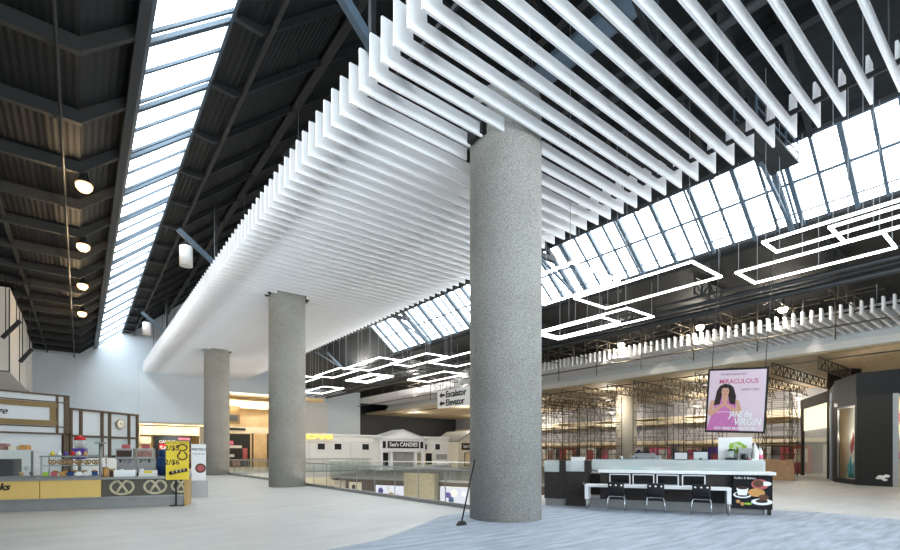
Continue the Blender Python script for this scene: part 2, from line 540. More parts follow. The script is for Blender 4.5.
# long purlins and pipes
def along(name, x, z, w, h, mt, y0=YN, y1=53.0):
    return struct(MB().box(x - w / 2, x + w / 2, y0, y1, z - h / 2, z + h / 2).build(name, M[mt]))
along('ceiling_purlin', 6.55, 15.1, 0.28, 0.45, 'beamsteel')
along('ceiling_purlin', 11.6, 14.9, 0.25, 0.4, 'darksteel')
along('ceiling_purlin', 14.4, 12.6, 0.25, 0.4, 'darksteel')
along('ceiling_purlin', 3.95, 12.62, 0.1, 0.14, 'beamsteel')
along('ceiling_purlin', 9.1, 16.9, 0.3, 0.4, 'darksteel')
struct(MB().tube([(-0.38, YN, 9.98), (-0.38, 52.9, 9.98)], 0.035, 8).build('ceiling_pipe', M['beamsteel']))
for x in (-2.2, -5.0, -8.0):
    along('ceiling_purlin', x, 10.3, 0.1, 0.2, 'beamsteel')

# left skylight
fr = MB()
for k in range(-9, 16):
    y = 12.77 + PITCH * k
    for dy, w, h in ((-0.08, 0.09, 0.07), (0.28, 0.16, 0.10), (1.38, 0.09, 0.07)):
        if y + dy > 53 or y + dy < YN: continue
        fr.bar((1.2, y + dy, lz(1.2) + 0.02), (3.12, y + dy, lz(3.12) + 0.02), w, h)
fr.bar((1.24, YN, lz(1.24)), (1.24, 53.1, lz(1.24)), 0.08, 0.16)
fr.bar((3.06, YN, lz(3.06)), (3.06, 53.1, lz(3.06)), 0.10, 0.16)
w1 = struct(fr.build('window_1', M['bluesteel']))
MB().prism([(1.2, lz(1.2) + 0.1), (3.1, lz(3.1) + 0.1), (3.1, lz(3.1) + 0.11), (1.2, lz(1.2) + 0.11)], XZ, YN, 53.2).build('pane', M['skyglass'], w1)

# right skylight
fr = MB()
k = -13
while True:
    y = 3.9 + 1.42 * k; k += 1
    if y > 31.6: break
    if y < YN: continue
    fr.bar((17.0, y, rz_(17.0) + 0.02), (19.15, y, rz_(19.15) + 0.02), 0.13, 0.16)
    if (k % 2) == 0:
        fr.bar((17.0, y + 0.16, rz_(17.0)), (19.15, y + 0.16, rz_(19.15)), 0.06, 0.08)
    fr.bar((17.0, y + 0.71, rz_(17.0) + 0.03), (19.15, y + 0.71, rz_(19.15) + 0.03), 0.085, 0.07)
fr.bar((18.0, YN, rz_(18.0) + 0.03), (18.0, 31.7, rz_(18.0) + 0.03), 0.075, 0.06)
fr.bar((18.8, YN, rz_(18.8) + 0.03), (18.8, 31.7, rz_(18.8) + 0.03), 0.035, 0.04)
fr.bar((17.02, YN, rz_(17.02)), (17.02, 31.7, rz_(17.02)), 0.08, 0.16)
w2 = struct(fr.build('window_2', M['bluesteel']))
MB().prism([(16.95, rz_(16.95) + 0.08), (19.15, rz_(19.15) + 0.08), (19.15, rz_(19.15) + 0.09), (16.95, rz_(16.95) + 0.09)], XZ, YN, 31.8).build('pane', M['skyglass'], w2)

# ------------------------------------------------------------------ big columns
COLS = [(8.57, 8.72), (8.12, 23.6), (8.12, 39.0)]
COL_R = 0.905
cl = ['nearest and largest round speckled concrete column under the white slat canopy',
      'middle one of three round concrete columns under the slat canopy',
      'farthest one of three round concrete columns, beside the pretzel stand']
for (x, y), lb in zip(COLS, cl):
    o = empty('concrete_column', (x, y, 0)); tag(o, lb, 'column', 'round concrete columns under the canopy')
    cr = COL_R if y < 10 else 0.87
    MB().lathe([(cr, 0.0), (cr, 9.6), (cr, 10.45)], n=64).build('shaft', M['concrete'], o)
    for sx in (-1, 1):
        a, b = sorted((sx * (COL_R - 0.03), sx * (COL_R + 0.12)))
        MB().box(a, b, -0.25, 0.3, 9.3, 10.0).build('bracket', M['black'], o)
    MB().box(-0.18, 0.18, -0.18, 0.18, 10.45, 10.46).build('cap_plate', M['darksteel'], o)

# ------------------------------------------------------------------ white slat canopy
SX0, SX1, SZ0, SZ1, ST = 4.62, 13.63, 9.25, 10.13, 0.05
NOTCH = COL_R + 0.035
def slat(x0, x1, left, right):
    zm = SZ0 + 0.31; e = 0.38
    p = [(x0, SZ0), (x1, SZ0)]
    p += [(x1, SZ1), (x1 - e, SZ1), (x1 - e - 0.04, zm)] if right else [(x1, zm)]
    p += [(x0 + e + 0.04, zm), (x0 + e, SZ1), (x0, SZ1)] if left else [(x0, zm)]
    return MB().prism(p, XZ, 0, ST)
full = None
SLG = 'white slats of the central canopy'
for k in range(-2, 110):
    y = 2.53 + 0.463 * k
    if y > 52.95: break
    cut = None
    for i, (cx, cy) in enumerate(COLS):
        cy += 0.08 if i == 0 else 0.0
        dy = abs(y + ST / 2 - cy)
        if dy < NOTCH:
            h = math.sqrt(NOTCH ** 2 - dy * dy) + (0.02 if i == 0 else 0.06)
            cut = (cx - h, cx + h, i)
    if cut is None:
        if full is None:
            full = slat(SX0, SX1, True, True).build('ceiling_baffle_slat', M['slat'])
            o = full
        else:
            o = full.copy(); C.objects.link(o)
        o.location = (0, y, 0)
        tag(o, 'long white slat running the full width of the central ceiling canopy', 'ceiling slat', SLG)
    else:
        nm = ['nearest', 'middle', 'farthest'][cut[2]]
        for s_, (a, b) in (('left', (SX0, cut[0])), ('right', (cut[1], SX1))):
            o = slat(a, b, s_ == 'left', s_ == 'right').build('ceiling_baffle_slat', M['slat'])
            o.location = (0, y, 0)
            sd = 'skylight on the left' if s_ == 'left' else 'glass roof on the right'
            tag(o, 'short white canopy slat between the %s column and the %s' % (nm, sd), 'ceiling slat', SLG)
# carrier rails and hangers over the slats
for i, x in enumerate((5.3, 9.0, 13.16)):
    lb = ['black carrier rail over the slats along the left edge of the canopy', 'black carrier rail over the slats down the middle of the canopy', 'black carrier rail over the slats near their right ends'][i]
    o = empty('carrier_rail', (x, 0, SZ0 + 0.32)); tag(o, lb, 'rail', 'carrier rails over the canopy')
    if i == 1:
        for a, b in ((1.0, 7.4), (9.6, 22.5), (24.7, 38.0), (40.2, 52.9)):
            MB().box(-0.03, 0.03, a, b, 0.0, 0.1).build('rail', M['black'], o)
    else:
        MB().box(-0.03, 0.03, 1.0, 52.9, 0.0, 0.1).build('rail', M['black'], o)
    for j in range(9):
        y = 2.2 + 6.1 * j
        zt = (12.8 + (RIDGE_Z - 12.7) * (x - 3.65) / (RIDGE_X - 3.65)) if x < RIDGE_X else RIDGE_Z - (RIDGE_Z - 11.25) * (x - RIDGE_X) / (17 - RIDGE_X)
        MB().tube([(0.0, y, 0.1), (0.0, y, zt - SZ0 - 0.37)], 0.012, 6).build('hanger_rod', M['darkcable'], o)

# roof trusses above the canopy and across the right skylight
for y, lb in ((5.6, 'dark steel roof truss nearest the camera, its foot crossing the glass roof'), (14.4, 'second dark steel roof truss behind the nearest column'), (26.7, 'third dark steel roof truss, near the far end of the glass roof'), (40.0, 'farthest dark steel roof truss above the canopy')):
    o = empty('roof_truss', (0, y, 0)); tag(o, lb, 'roof truss', 'steel roof trusses')
    zb = 10.55
    MB().bar((4.9, 0, zb), (17.3, 0, zb), 0.2, 0.22).build('bottom_chord', M['darksteel'], o)
    MB().bar((4.9, 0, zb), (9.1, 0, 16.6), 0.16, 0.2).build('top_chord', M['darksteel'], o)
    MB().bar((9.1, 0, 16.6), (17.3, 0, zb), 0.16, 0.2).build('top_chord', M['darksteel'], o)
    MB().bar((17.3, 0, zb), (19.0, 0, 9.15), 0.14, 0.18).build('strut', M['bluesteel'], o)
    MB().bar((16.2, 0, 10.5), (18.75, 0.0, 9.32), 0.09, 0.1).build('strut', M['bluesteel'], o)
    for a, b in (((7.0, zb), (7.0, 13.5)), ((7.0, 13.5), (10.2, zb)), ((10.2, zb), (10.2, 15.6)), ((10.2, zb), (13.2, 13.4)), ((13.2, zb), (13.2, 13.4)), ((13.2, zb), (15.2, 12.0)), ((15.2, zb), (15.2, 12.0))):
        MB().bar((a[0], 0, a[1]), (b[0], 0, b[1]), 0.1, 0.1).build('web_member', M['darksteel'], o)
o = empty('catwalk', (15.55, 4.7, 10.45)); tag(o, 'short dark steel catwalk hanging between the canopy ends and the glass roof', 'catwalk')
MB().box(-1.6, 1.7, 0.2, 0.78, 0.0, 0.08).build('deck', M['darksteel'], o)
for y in (0.22, 0.76):
    MB().bar((-1.6, y, 0.6), (1.7, y, 0.6), 0.04).bar((-1.6, y, 0.3), (1.7, y, 0.3), 0.03).build('guard_rail', M['bluesteel'], o)
    for x in (-1.55, -0.5, 0.6, 1.65):
        MB().bar((x, y, 0.08), (x, y, 0.62), 0.04).build('post', M['bluesteel'], o)
# ducts and pipes under the ridge
for i, (x, z, r) in enumerate(((10.6, 12.6, 0.32), (12.3, 12.0, 0.12), (8.0, 12.9, 0.22))):
    if i != 2:
        tag(MB().tube([(x, YN + .5, z), (x, 52.5, z)], r, 14).build('duct', M['bluesteel' if i == 0 else 'darksteel']),
            ['wide round grey duct above the right half of the slats', 'thin dark pipe beside the wide duct above the slats'][i], 'duct')

# diagonal hangers at the left canopy edge with white can lamps
for y, lb, lc in ((8.9, 'blue-grey steel strut at the nearest end of the canopy edge', None),
              (23.5, 'steel strut at the canopy edge carrying the larger white can lamp', 'larger white can lamp hanging by the canopy edge under the long skylight'),
              (38.9, 'far steel strut at the canopy edge carrying the smaller white can lamp', 'smaller white can lamp farther along the canopy edge near the far wall')):
    o = empty('canopy_strut', (4.5, y, 10.13)); tag(o, lb, 'strut', 'steel struts on the canopy edge')
    MB().bar((0.45, 0, -0.05), (-1.15, 0, 1.2 if lc else 1.5), 0.16, 0.2).build('diagonal', M['bluesteel'], o)
    MB().bar((0.35, 0, 0), (0.35, 0, 3.0), 0.12, 0.12).build('post', M['darksteel'], o)
    if lc:
        c = empty('can_lamp', (3.66, y, 9.82)); tag(c, lc, 'lamp', 'white can lamps')
        MB().lathe([(0.22, 0.02), (0.26, 0.0), (0.26, 0.83), (0.22, 0.86)], n=28).build('shade', M['white'], c)
        MB().tube([(0, 0, 0.86), (0, 0, 1.2)], 0.03, 8).build('stem', M['darksteel'], c)
        MB().lathe([(0.2, 0.012), (0.2, 0.018)], n=24).build('reflector', M['offwhite'], c)

# warm high-bay lamps at the fold of the left ceiling
WL = ['nearest and brightest of the warm lamps under the dark left ceiling', 'second warm lamp along the dark left ceiling', 'third warm lamp along the dark left ceiling', 'smallest farthest warm lamp under the dark left ceiling']
def point(loc, e, col, r=0.12):
    l = bpy.data.lights.new('lamp_or_fill_light', 'POINT'); l.energy = e; l.color = col; l.shadow_soft_size = r  # shared by fitted lamps and by added fill lights without fixtures
    ob = bpy.data.objects.new('lamp_or_fill_light', l); C.objects.link(ob); ob.location = loc
    return ob
for y, lb in zip((18.5, 23.95, 29.6, 35.5), WL):
    o = empty('ceiling_lamp', (0.1, y, 9.9)); tag(o, lb, 'lamp', 'warm lamps under the left ceiling')
    MB().lathe([(0.05, 0.42), (0.09, 0.4), (0.12, 0.2), (0.23, 0.06), (0.24, 0.04)], n=24).build('housing', M['darksteel'], o)
    MB().lathe([(0.001, -0.22), (0.13, -0.19), (0.21, -0.09), (0.22, 0.0), (0.18, 0.045)], n=20).build('bulb', M['warmlamp'], o)
    MB().tube([(0, 0, 0.42), (0, 0, 0.55)], 0.02, 6).build('stem', M['darksteel'], o)
    point((0.1, y, 9.5), 70, (1.0, 0.72, 0.42))

# ------------------------------------------------------------------ rectangular light loops
LOOPS = [ # x0 x1 y0 y1 z label
 (14.8, 16.9, 6.95, 11.4, 7.5, 'large bright rectangular light loop right of the nearest column, under the glass roof'),
 (16.85, 18.45, 2.9, 6.55, 7.5, 'bright rectangular light loop hanging lowest at the upper right, closed at both ends'),
 (15.0, 16.1, 0.8, 5.15, 7.62, 'narrow bright light loop running out of the picture nearest the glass roof'),
 (15.38, 16.85, 0.6, 3.75, 7.38, 'bright light loop crossing the narrow one at the right picture edge'),
 (17.5, 19.55, 10.8, 16.0, 7.5, 'long bright light loop just right of the nearest column'),
 (17.75, 19.2, 12.2, 15.7, 7.3, 'smaller light loop nested inside the long one right of the nearest column'),
 (11.95, 14.55, 9.25, 12.6, 7.5, 'light loop partly behind the nearest column, seen against the glass roof'),
 (14.5, 16.3, 25.75, 30.4, 7.5, 'light loop left of the hanging direction sign, overlapping its neighbour toward the far wall'),
 (14.15, 15.65, 30.6, 35.0, 7.5, 'light loop in front of the grey far wall, third from the middle column'),
 (13.3, 14.75, 35.6, 39.0, 7.5, 'light loop cut by the right edge of the middle column'),
 (16.95, 18.95, 40.1, 45.0, 7.5, 'lowest and farthest light loop, alone against the grey far wall'),
 (17.0, 18.95, 31.4, 35.7, 7.5, 'thick double light loop just above the far slat canopy'),
 (16.1, 17.75, 23.0, 27.2, 7.5, 'light loop under the far end of the glass roof'),
 (17.9, 20.25, 20.6, 25.3, 7.5, 'light loop cut by the left edge of the nearest column'),
 (20.7, 22.75, 27.3, 32.2, 7.5, 'lower light loop just above the direction sign and the far slats'),
]
def loop_mesh(x0, x1, y0, y1, w, h):
    m = MB()
    m.box(x0, x1, y0, y0 + w, 0, h).box(x0, x1, y1 - w, y1, 0, h)
    m.box(x0, x0 + w, y0 + w, y1 - w, 0, h).box(x1 - w, x1, y0 + w, y1 - w, 0, h)
    return m
def roof_z(x):
    if x < 16.95: return RIDGE_Z - (RIDGE_Z - 11.25) * (x - RIDGE_X) / (17 - RIDGE_X)
    if x < 19.15: return rz_(x)
    return 9.05
for i, (x0, x1, y0, y1, z, lb) in enumerate(LOOPS):
    k = (z - HCAM) / 5.85
    x0, x1, y0, y1 = x0 * k, x1 * k, y0 * k, y1 * k
    cx, cy = (x0 + x1) / 2, (y0 + y1) / 2
    o = empty('light_loop', (cx, cy, z)); tag(o, lb, 'ceiling light', 'rectangular light loops')
    hx, hy = (x1 - x0) / 2, (y1 - y0) / 2
    w = 0.06
    loop_mesh(-hx, hx, -hy, hy, w, 0.02).build('housing', M['white'], o).location = (0, 0, 0.05)
    loop_mesh(-hx, hx, -hy, hy, w, 0.05).build('diffuser', M['led'], o)
    if i == 11:
        loop_mesh(-hx + 0.42, hx - 0.42, -hy + 0.42, hy - 0.42, w, 0.05).build('inner_diffuser', M['led'], o)
        for sx in (-1, 1):
            MB().box(sx * hx - (0.42 if sx > 0 else 0), sx * hx + (0.42 if sx < 0 else 0), -0.03, 0.03, 0.09, 0.12).build('bracket', M['white'], o)
    for sx in (-1, 1):
        for sy in (-1, 0, 1):
            px = sx * (hx - w / 2)
            MB().tube([(px, sy * (hy - 0.1), 0.07), (px, sy * (hy - 0.1), roof_z(cx + px) - z)], 0.01, 5).build('suspension_cable', M['cable'], o)

# ------------------------------------------------------------------ second slat canopy over the scaffold zone
TX0, TX1, TZ0, TZ1 = 27.0, 30.95, 7.72, 8.34
proto = None
for k in range(-7, 135):
    y = 4.3 + 0.36 * k
    if y > 53.2: break
    if proto is None:
        proto = MB().prism([(TX0, TZ0), (TX1, TZ0), (TX1, TZ0 + 0.28), (TX0 + 0.36, TZ0 + 0.28), (TX0 + 0.3, TZ1), (TX0, TZ1)], XZ, 0, 0.08).build('ceiling_baffle_slat', M['slat']); o = proto
    else:
        o = proto.copy(); C.objects.link(o)
    o.location = (0, y, 0)
    tag(o, 'short white slat in the long row above the scaffolding', 'ceiling slat', 'white slats above the scaffolding')
o = empty('carrier_rail', (27.6, 0, TZ0 + 0.29)); tag(o, 'carrier rail with hangers over the row of short slats above the scaffolding', 'rail', 'carrier rails over the far slats')
MB().box(-0.03, 0.03, 1.8, 53.0, 0, 0.08).build('rail', M['scafdark'], o)
for j in range(18):
    MB().tube([(0, 5 + 2.7 * j, 0.08), (0, 5 + 2.7 * j, 9.05 - TZ0 - 0.29)], 0.014, 5).build('hanger_rod', M['cable'], o)
o = empty('carrier_rail', (30.4, 0, TZ0 + 0.29)); tag(o, 'second carrier rail farther back over the short slats above the scaffolding', 'rail', 'carrier rails over the far slats')
MB().box(-0.03, 0.03, 1.8, 53.0, 0, 0.08).build('rail', M['scafdark'], o)
for j in range(9):
    MB().tube([(0, 5 + 5.4 * j, 0.08), (0, 5 + 5.4 * j, 9.05 - TZ0 - 0.29)], 0.014, 5).build('hanger_rod', M['cable'], o)
# light edge beam, soffit and back wall of the gutted upper floor
struct(MB().box(31.05, 31.35, -2.0, 53.2, 7.05, 7.42).build('trim_edge_beam', M['offwhite']))
struct(MB().box(31.35, XR, -2.0, YF, 7.0, 7.25).build('ceiling_soffit', M['plywood']))
struct(MB().box(31.12, 31.35, -6.0, 53.0, 7.42, 9.05).build('wall_bulkhead', M['panelgrey']))
struct(MB().box(47.6, 48.0, 2, YF, 0, 7.0).build('wall_gutted', mat('bare_wall_grey', rgb(158, 158, 164), 0.8, var=0.1, scale=0.5)))
struct(MB().box(46.9, 47.6, 2, 59, 4.6, 5.3).build('trim_band', M['cream']))
struct(MB().box(46.9, 47.6, 2, 59, 2.55, 2.9).build('trim_band', M['cream']))

# columns at the far right row
for (x, y, mt, lb) in ((37.4, 23.2, 'concrete2', 'pale round concrete column standing among the scaffolding'), (39.2, 8.7, 'bronze', 'brown clad column rising behind the black shop')):
    o = tag(MB().lathe([(0.86, 0), (0.86, 6.99)], n=40).build('concrete_column', M[mt]), lb, 'column')
    o.location = (x, y, 0)

# lattice shoring beams under the soffit
def lattice(L, h, step):
    m = MB()
    m.bar((0, 0, 0), (L, 0, 0), 0.07).bar((0, 0, h), (L, 0, h), 0.07)
    n = int(L / step)
    for i in range(n):
        a, b = i * step, (i + 1) * step
        m.bar((a, 0, 0), (a, 0, h), 0.045)
        m.bar((a, 0, 0 if i % 2 else h), (b, 0, h if i % 2 else 0), 0.04)
    return m
lp = None
for j, y in enumerate([8.2 + 2.2 * i for i in range(14)]):
    if lp is None:
        lp = lattice(14.5, 0.62, 0.62).build('lattice_girder', M['scaf']); o = lp
    else:
        o = lp.copy(); C.objects.link(o)
    o.location = (31.9, y, 6.28)
    tag(o, 'steel lattice girder propping the plywood soffit over the scaffolding', 'girder', 'lattice girders under the soffit')

# scaffold towers
def scaffold(w, d, h, lifts):
    o = empty('scaffold_tower', (0, 0, 0))
    for sx in (0, w):
        f = MB()
        for sy in (0, d):
            f.tube([(sx, sy, 0.06), (sx, sy, h)], 0.03, 6)
        n = lifts * 3
        for i in range(1, n + 1):
            z = 0.25 + (h - 0.4) * i / n
            f.tube([(sx, 0, z), (sx, d, z)], 0.018, 5)
        f.build('end_frame', M['scaf'], o)
    for sy in (0, d):
        b = MB()
        for i in range(lifts):
            z0 = 0.3 + (h - 0.5) * i / lifts; z1 = 0.3 + (h - 0.5) * (i + 0.92) / lifts
            b.tube([(0, sy, z0), (w, sy, z1)], 0.014, 5).tube([(0, sy, z1), (w, sy, z0)], 0.014, 5)
            b.tube([(0, sy, z1), (w, sy, z1)], 0.02, 5)
        b.build('cross_brace', M['scafdark'], o)
    for i in range(1, lifts):
        z = 0.3 + (h - 0.5) * i / lifts
        MB().box(0, w, 0.05, d - 0.05, z, z + 0.05).build('plank', M['plank'], o)
    for sx in (0, w):
        for sy in (0, d):
            MB().lathe([(0.09, 0), (0.09, 0.015), (0.03, 0.02), (0.03, 0.1)], (sx, sy, 0), n=10).build('base_jack', M['scafdark'], o)
    return o
tw = scaffold(1.5, 1.9, 6.2, 3)
first = True
for row, (x, y0, n, st) in enumerate(((33.0, 14.2, 6, 3.9), (38.0, 11.4, 1, 3.35), (37.2, 26.5, 3, 4.6), (41.0, 12.6, 6, 4.6), (44.0, 13.0, 4, 7.2))):
    for i in range(n):
        o = tw if first else copy_tree(tw)
        first = False
        o.location = (x + 0.15 * ((i * 7 + row) % 3), y0 + st * i, 0)
        rn = ['front', 'second', 'second', 'third', 'rearmost'][row]
        tag(o, 'steel scaffold tower with braces and planks in the %s row under the soffit' % rn, 'scaffold', 'scaffold towers')
# scaffold pipes along the hall, and free standing poles
for j, (x, z, lb) in enumerate(((30.9, 6.55, 'long scaffold pipe running just under the pale edge beam'), (26.6, 7.3, 'long scaffold pipe running in front of the short slats'), (34.6, 8.35, 'long scaffold pipe above the row of short slats'))):
    if j == 2: continue
    tag(MB().tube([(x, 4.5, z), (x, 52.5, z)], 0.04, 8).build('scaffold_pipe', M['scaf']), lb, 'pipe')
pp = None
for j in range(11):
    y = 6.2 + 3.1 * j
    if pp is None:
        pp = MB().tube([(0, 0, 6.7), (0, 0, 9.05)], 0.03, 7).lathe([(0.05, 7.25), (0.06, 7.26), (0.06, 7.36), (0.05, 7.37)], n=8).build('scaffold_pole', M['scaf']); o = pp
    else:
        o = pp.copy(); C.objects.link(o)
    o.location = (26.55, y, 0)
    if 12.5 < y < 39.5 and False: pass
    tag(o, 'scaffold pole hanging from the dark ceiling in front of the short slats', 'pole', 'scaffold poles before the slats')
# tangle of pipes and lattice under the dark right ceiling
for j in range(9):
    y = 5.0 + 4.4 * j
    o = lattice(2.8, 0.7, 0.7).build('ceiling_lattice', M['darksteel']); o.location = (20.2, y, 8.3)
    tag(o, 'dark open-web joist under the dark ceiling right of the glass roof', 'joist', 'open-web joists under the right ceiling')
for j, (x, z, r) in enumerate(((20.5, 8.2, 0.05), (21.4, 8.16, 0.09), (22.2, 8.2, 0.05), (22.75, 8.12, 0.13))):
    lb = ['thin pipe under the dark ceiling nearest the glass roof', 'medium pipe under the dark ceiling, second from the glass roof', 'thin pipe under the dark ceiling, third from the glass roof', 'thick duct under the dark ceiling, farthest of four from the glass roof'][j]
    tag(MB().tube([(x, -4, z), (x, 52.8, z)], r, 10).build('service_pipe', M['darksteel']), lb, 'pipe')

fp = None
for j in range(15):
    y = 5.6 + 2.35 * j
    if fp is None:
        f = MB()
        f.tube([(0, 0, 8.05), (6.4, 0, 8.05)], 0.024, 6).tube([(0, 0, 8.55), (6.4, 0, 8.55)], 0.024, 6)
        for q in range(6):
            f.tube([(0.1 + 1.24 * q, 0, 7.75 + 0.1 * (q % 3)), (0.1 + 1.24 * q, 0, 9.06)], 0.02, 6)
        for q in range(5):
            f.tube([(0.1 + 1.24 * q, 0, 8.05), (1.34 + 1.24 * q, 0, 8.55)], 0.016, 5)
        f.tube([(2.0, -1.0, 8.3), (2.0, 1.25, 8.3)], 0.022, 6).tube([(4.4, -0.9, 8.75), (4.4, 1.2, 8.75)], 0.022, 6)
        fp = f.build('hanging_pipe_frame', M['scaf']); o = fp
    else:
        o = fp.copy(); C.objects.link(o)
    o.location = (23.2 + 0.25 * (j % 3) - 0.2, y, 0)
    tag(o, 'hanging frame of thin scaffold pipes under the dark right ceiling', 'pipe frame', 'pipe frames under the right ceiling')
# flood lamps over the scaffold zone
FL = [((26.2, 8.1, 8.5), 'bright flood lamp above the short slats, left of the hanging film poster top'),
      ((26.2, 11.9, 8.45), 'bright flood lamp above the middle of the short slats'),
      ((26.2, 16.6, 8.35), 'bright flood lamp above the short slats, nearest to the big column'),
      ((44.9, 17.5, 6.1), 'bright flood lamp deep among the scaffolding beside the pale column')]
for (p, lb) in FL:
    o = empty('flood_lamp', p); tag(o, lb, 'lamp', 'work flood lamps')
    MB().lathe([(0.001, -0.24), (0.15, -0.2), (0.22, -0.05), (0.1, 0.06)], n=16).build('bulb', M['flood'], o)
    MB().lathe([(0.16, 0.02), (0.2, 0.02), (0.08, 0.2), (0.03, 0.24)], n=16).build('housing', M['darksteel'], o)
    top = (9.05 if p[0] < 30 else 7.0) - p[2]
    MB().tube([(0, 0, 0.24), (0, 0, top)], 0.012, 5).build('cord', M['darkcable'], o)
    point((p[0], p[1], p[2] - 0.35), 170, (1.0, 0.92, 0.8))
def area(loc, sx, sy, e, col, rot=(0, 0, 0), portal=False):
    l = bpy.data.lights.new('area_light', 'AREA'); l.shape = 'RECTANGLE'; l.size = sx; l.size_y = sy; l.energy = e; l.color = col
    if portal: l.cycles.is_portal = True
    ob = bpy.data.objects.new('area_light', l); C.objects.link(ob); ob.location = loc; ob.rotation_euler = rot
    return ob
for y in (13, 21, 30, 40, 50):
    tag(MB().box(-0.6, 0.6, -0.1, 0.1, 0, 0.08).build('standin_light', M['flood'].copy() if False else M['offwhite']), 'stand-in tube light fixed under the soffit among the girders', 'lamp', 'stand-in lights under the soffit').location = (45.6, y, 6.0)
    point((45.4, y, 5.8), 230, (1.0, 0.94, 0.82), 0.3)  # added point light standing in for lamps of the scaffold zone
    point((34.9, y + 2.4, 6.0), 135, (1.0, 0.94, 0.84), 0.3)  # fill light without fixture, added to brighten the pale column and scaffold fronts

# shops and clutter behind the scaffolding
cols = ['offwhite', 'berry', 'panelgrey', 'purple', 'cream', 'pink', 'offwhite', 'goods']
for j in range(16):
    y = 10.5 + 2.9 * j
    o = empty('display_board', (46.3, y, 0)); tag(o, 'coloured display board leaning low on the gutted wall behind the scaffolding', 'board', 'display boards behind the scaffolding')
    MB().box(0, 0.08, -1.1, 1.1, 0.0, 2.3).build('board', M[cols[j % 8]], o)
    MB().box(-0.012, 0, -0.8, 0.1, 0.9, 2.0).build('picture', M[cols[(j * 3 + 1) % 8]], o)
    MB().box(-0.012, 0, 0.25, 0.85, 0.5, 1.6).build('picture', M[cols[(j * 5 + 2) % 8]], o)

# tarp covered pallet right of the counter
o = empty('covered_stack', (35.6, 11.4, 0), 0.3); tag(o, 'low stack under a brown tarpaulin at the foot of the scaffolding', 'stack')
m = MB()
N = 9
for i in range(N + 1):
    for j in range(5):
        m.v.append((-2.4 + 5.2 * i / N, -0.9 + 1.8 * j / 4, 1.15 + 0.10 * math.sin(i * 1.7) * math.cos(j * 1.3)))
for i in range(N):
    for j in range(4):
        a = i * 5 + j; m._face([a, a + 5, a + 6, a + 1])
b = len(m.v)
ring = [i * 5 for i in range(N + 1)] + [N * 5 + j for j in range(1, 5)] + [i * 5 + 4 for i in range(N - 1, -1, -1)] + [j for j in range(3, 0, -1)]
for q, r_ in enumerate(ring):
    x, y, z = m.v[r_]; s_ = 1.05 + 0.05 * (q % 2)
    m.v.append((x * s_, y * s_, 0.0))
for q in range(len(ring)):
    q2 = (q + 1) % len(ring); m._face([ring[q], b + q, b + q2, ring[q2]])
m.build('tarp', M['tarp'], o)
tag(MB().box(0, 1.1, 0, 0.9, 0, 1.2).build('crate', M['plank'], None, 0.01), 'plain wooden crate beside the tarpaulin covered stack', 'crate').location = (38.9, 12.6, 0)

# ------------------------------------------------------------------ glass railings round the void
def railing(a, b, label, tint='greenglass', hz=1.12, step=1.5, rail='steel'):
    a = Vector((a[0], a[1], 0)); b = Vector((b[0], b[1], 0))
    L = (b - a).length; rz = math.atan2(b.y - a.y, b.x - a.x)
    o = empty('glass_railing', a, rz); tag(o, label, 'railing', 'glass railings round the opening')
    MB().box(0, L, -0.06, 0.06, 0, 0.12).build('base_shoe', M['kick'], o)
    n = max(1, int(L / step)); s = L / n
    for i in range(n):
        MB().box(i * s + 0.02, (i + 1) * s - 0.02, -0.008, 0.008, 0.12, hz).build('glass_pane', M[tint], o)
        if i: MB().box(i * s - 0.012, i * s + 0.012, -0.012, 0.012, 0.12, hz).build('joint', M['kick'], o)
    MB().tube([(0, 0, hz + 0.02), (L, 0, hz + 0.02)], 0.028, 8).build('handrail', M[rail], o)
    return o
railing((9.09, 10.4), (9.09, 39.4), 'long glass railing from the nearest column past the middle column')
railing((16.9, 19.5), (13.5, 28.3), 'glass railing on the far side of the opening, before the lit posters', rail='offwhite')
railing((19.2, 12.6), (16.9, 19.5), 'glass railing on the far side of the opening, hidden by the nearest column')
railing((13.9, 31.0), (21.4, 39.4), 'glass railing behind the rounded walkway tip', rail='offwhite')
railing((9.0, 39.6), (21.4, 39.6), 'glass railing at the far end of the opening before the shops')
# rounded tip rail
pts = [(13.5, 28.3), (13.2, 29.3), (13.2, 30.0), (13.45, 30.6), (13.9, 31.0)]
o = empty('glass_railing', (0, 0, 0)); tag(o, 'curved glass railing round the rounded walkway tip', 'railing', 'glass railings round the opening')
for i in range(4):
    a, b = pts[i], pts[i + 1]
    MB().bar((a[0], a[1], 0.6), (b[0], b[1], 0.6), 0.016, 1.0).build('glass_pane', M['greenglass'], o)
    MB().bar((a[0], a[1], 0.06), (b[0], b[1], 0.06), 0.1, 0.12).build('base_shoe', M['kick'], o)
MB().tube([(p[0], p[1], 1.14) for p in pts], 0.035, 8).build('handrail', M['offwhite'], o)

# lower level shop fronts on the wall below the far railing
ra = math.atan2(28.3 - 19.5, 13.5 - 16.9)
RO = Vector((16.9, 19.5, -0.5))
def low(u):
    return RO + Vector((math.cos(ra), math.sin(ra), 0)) * u
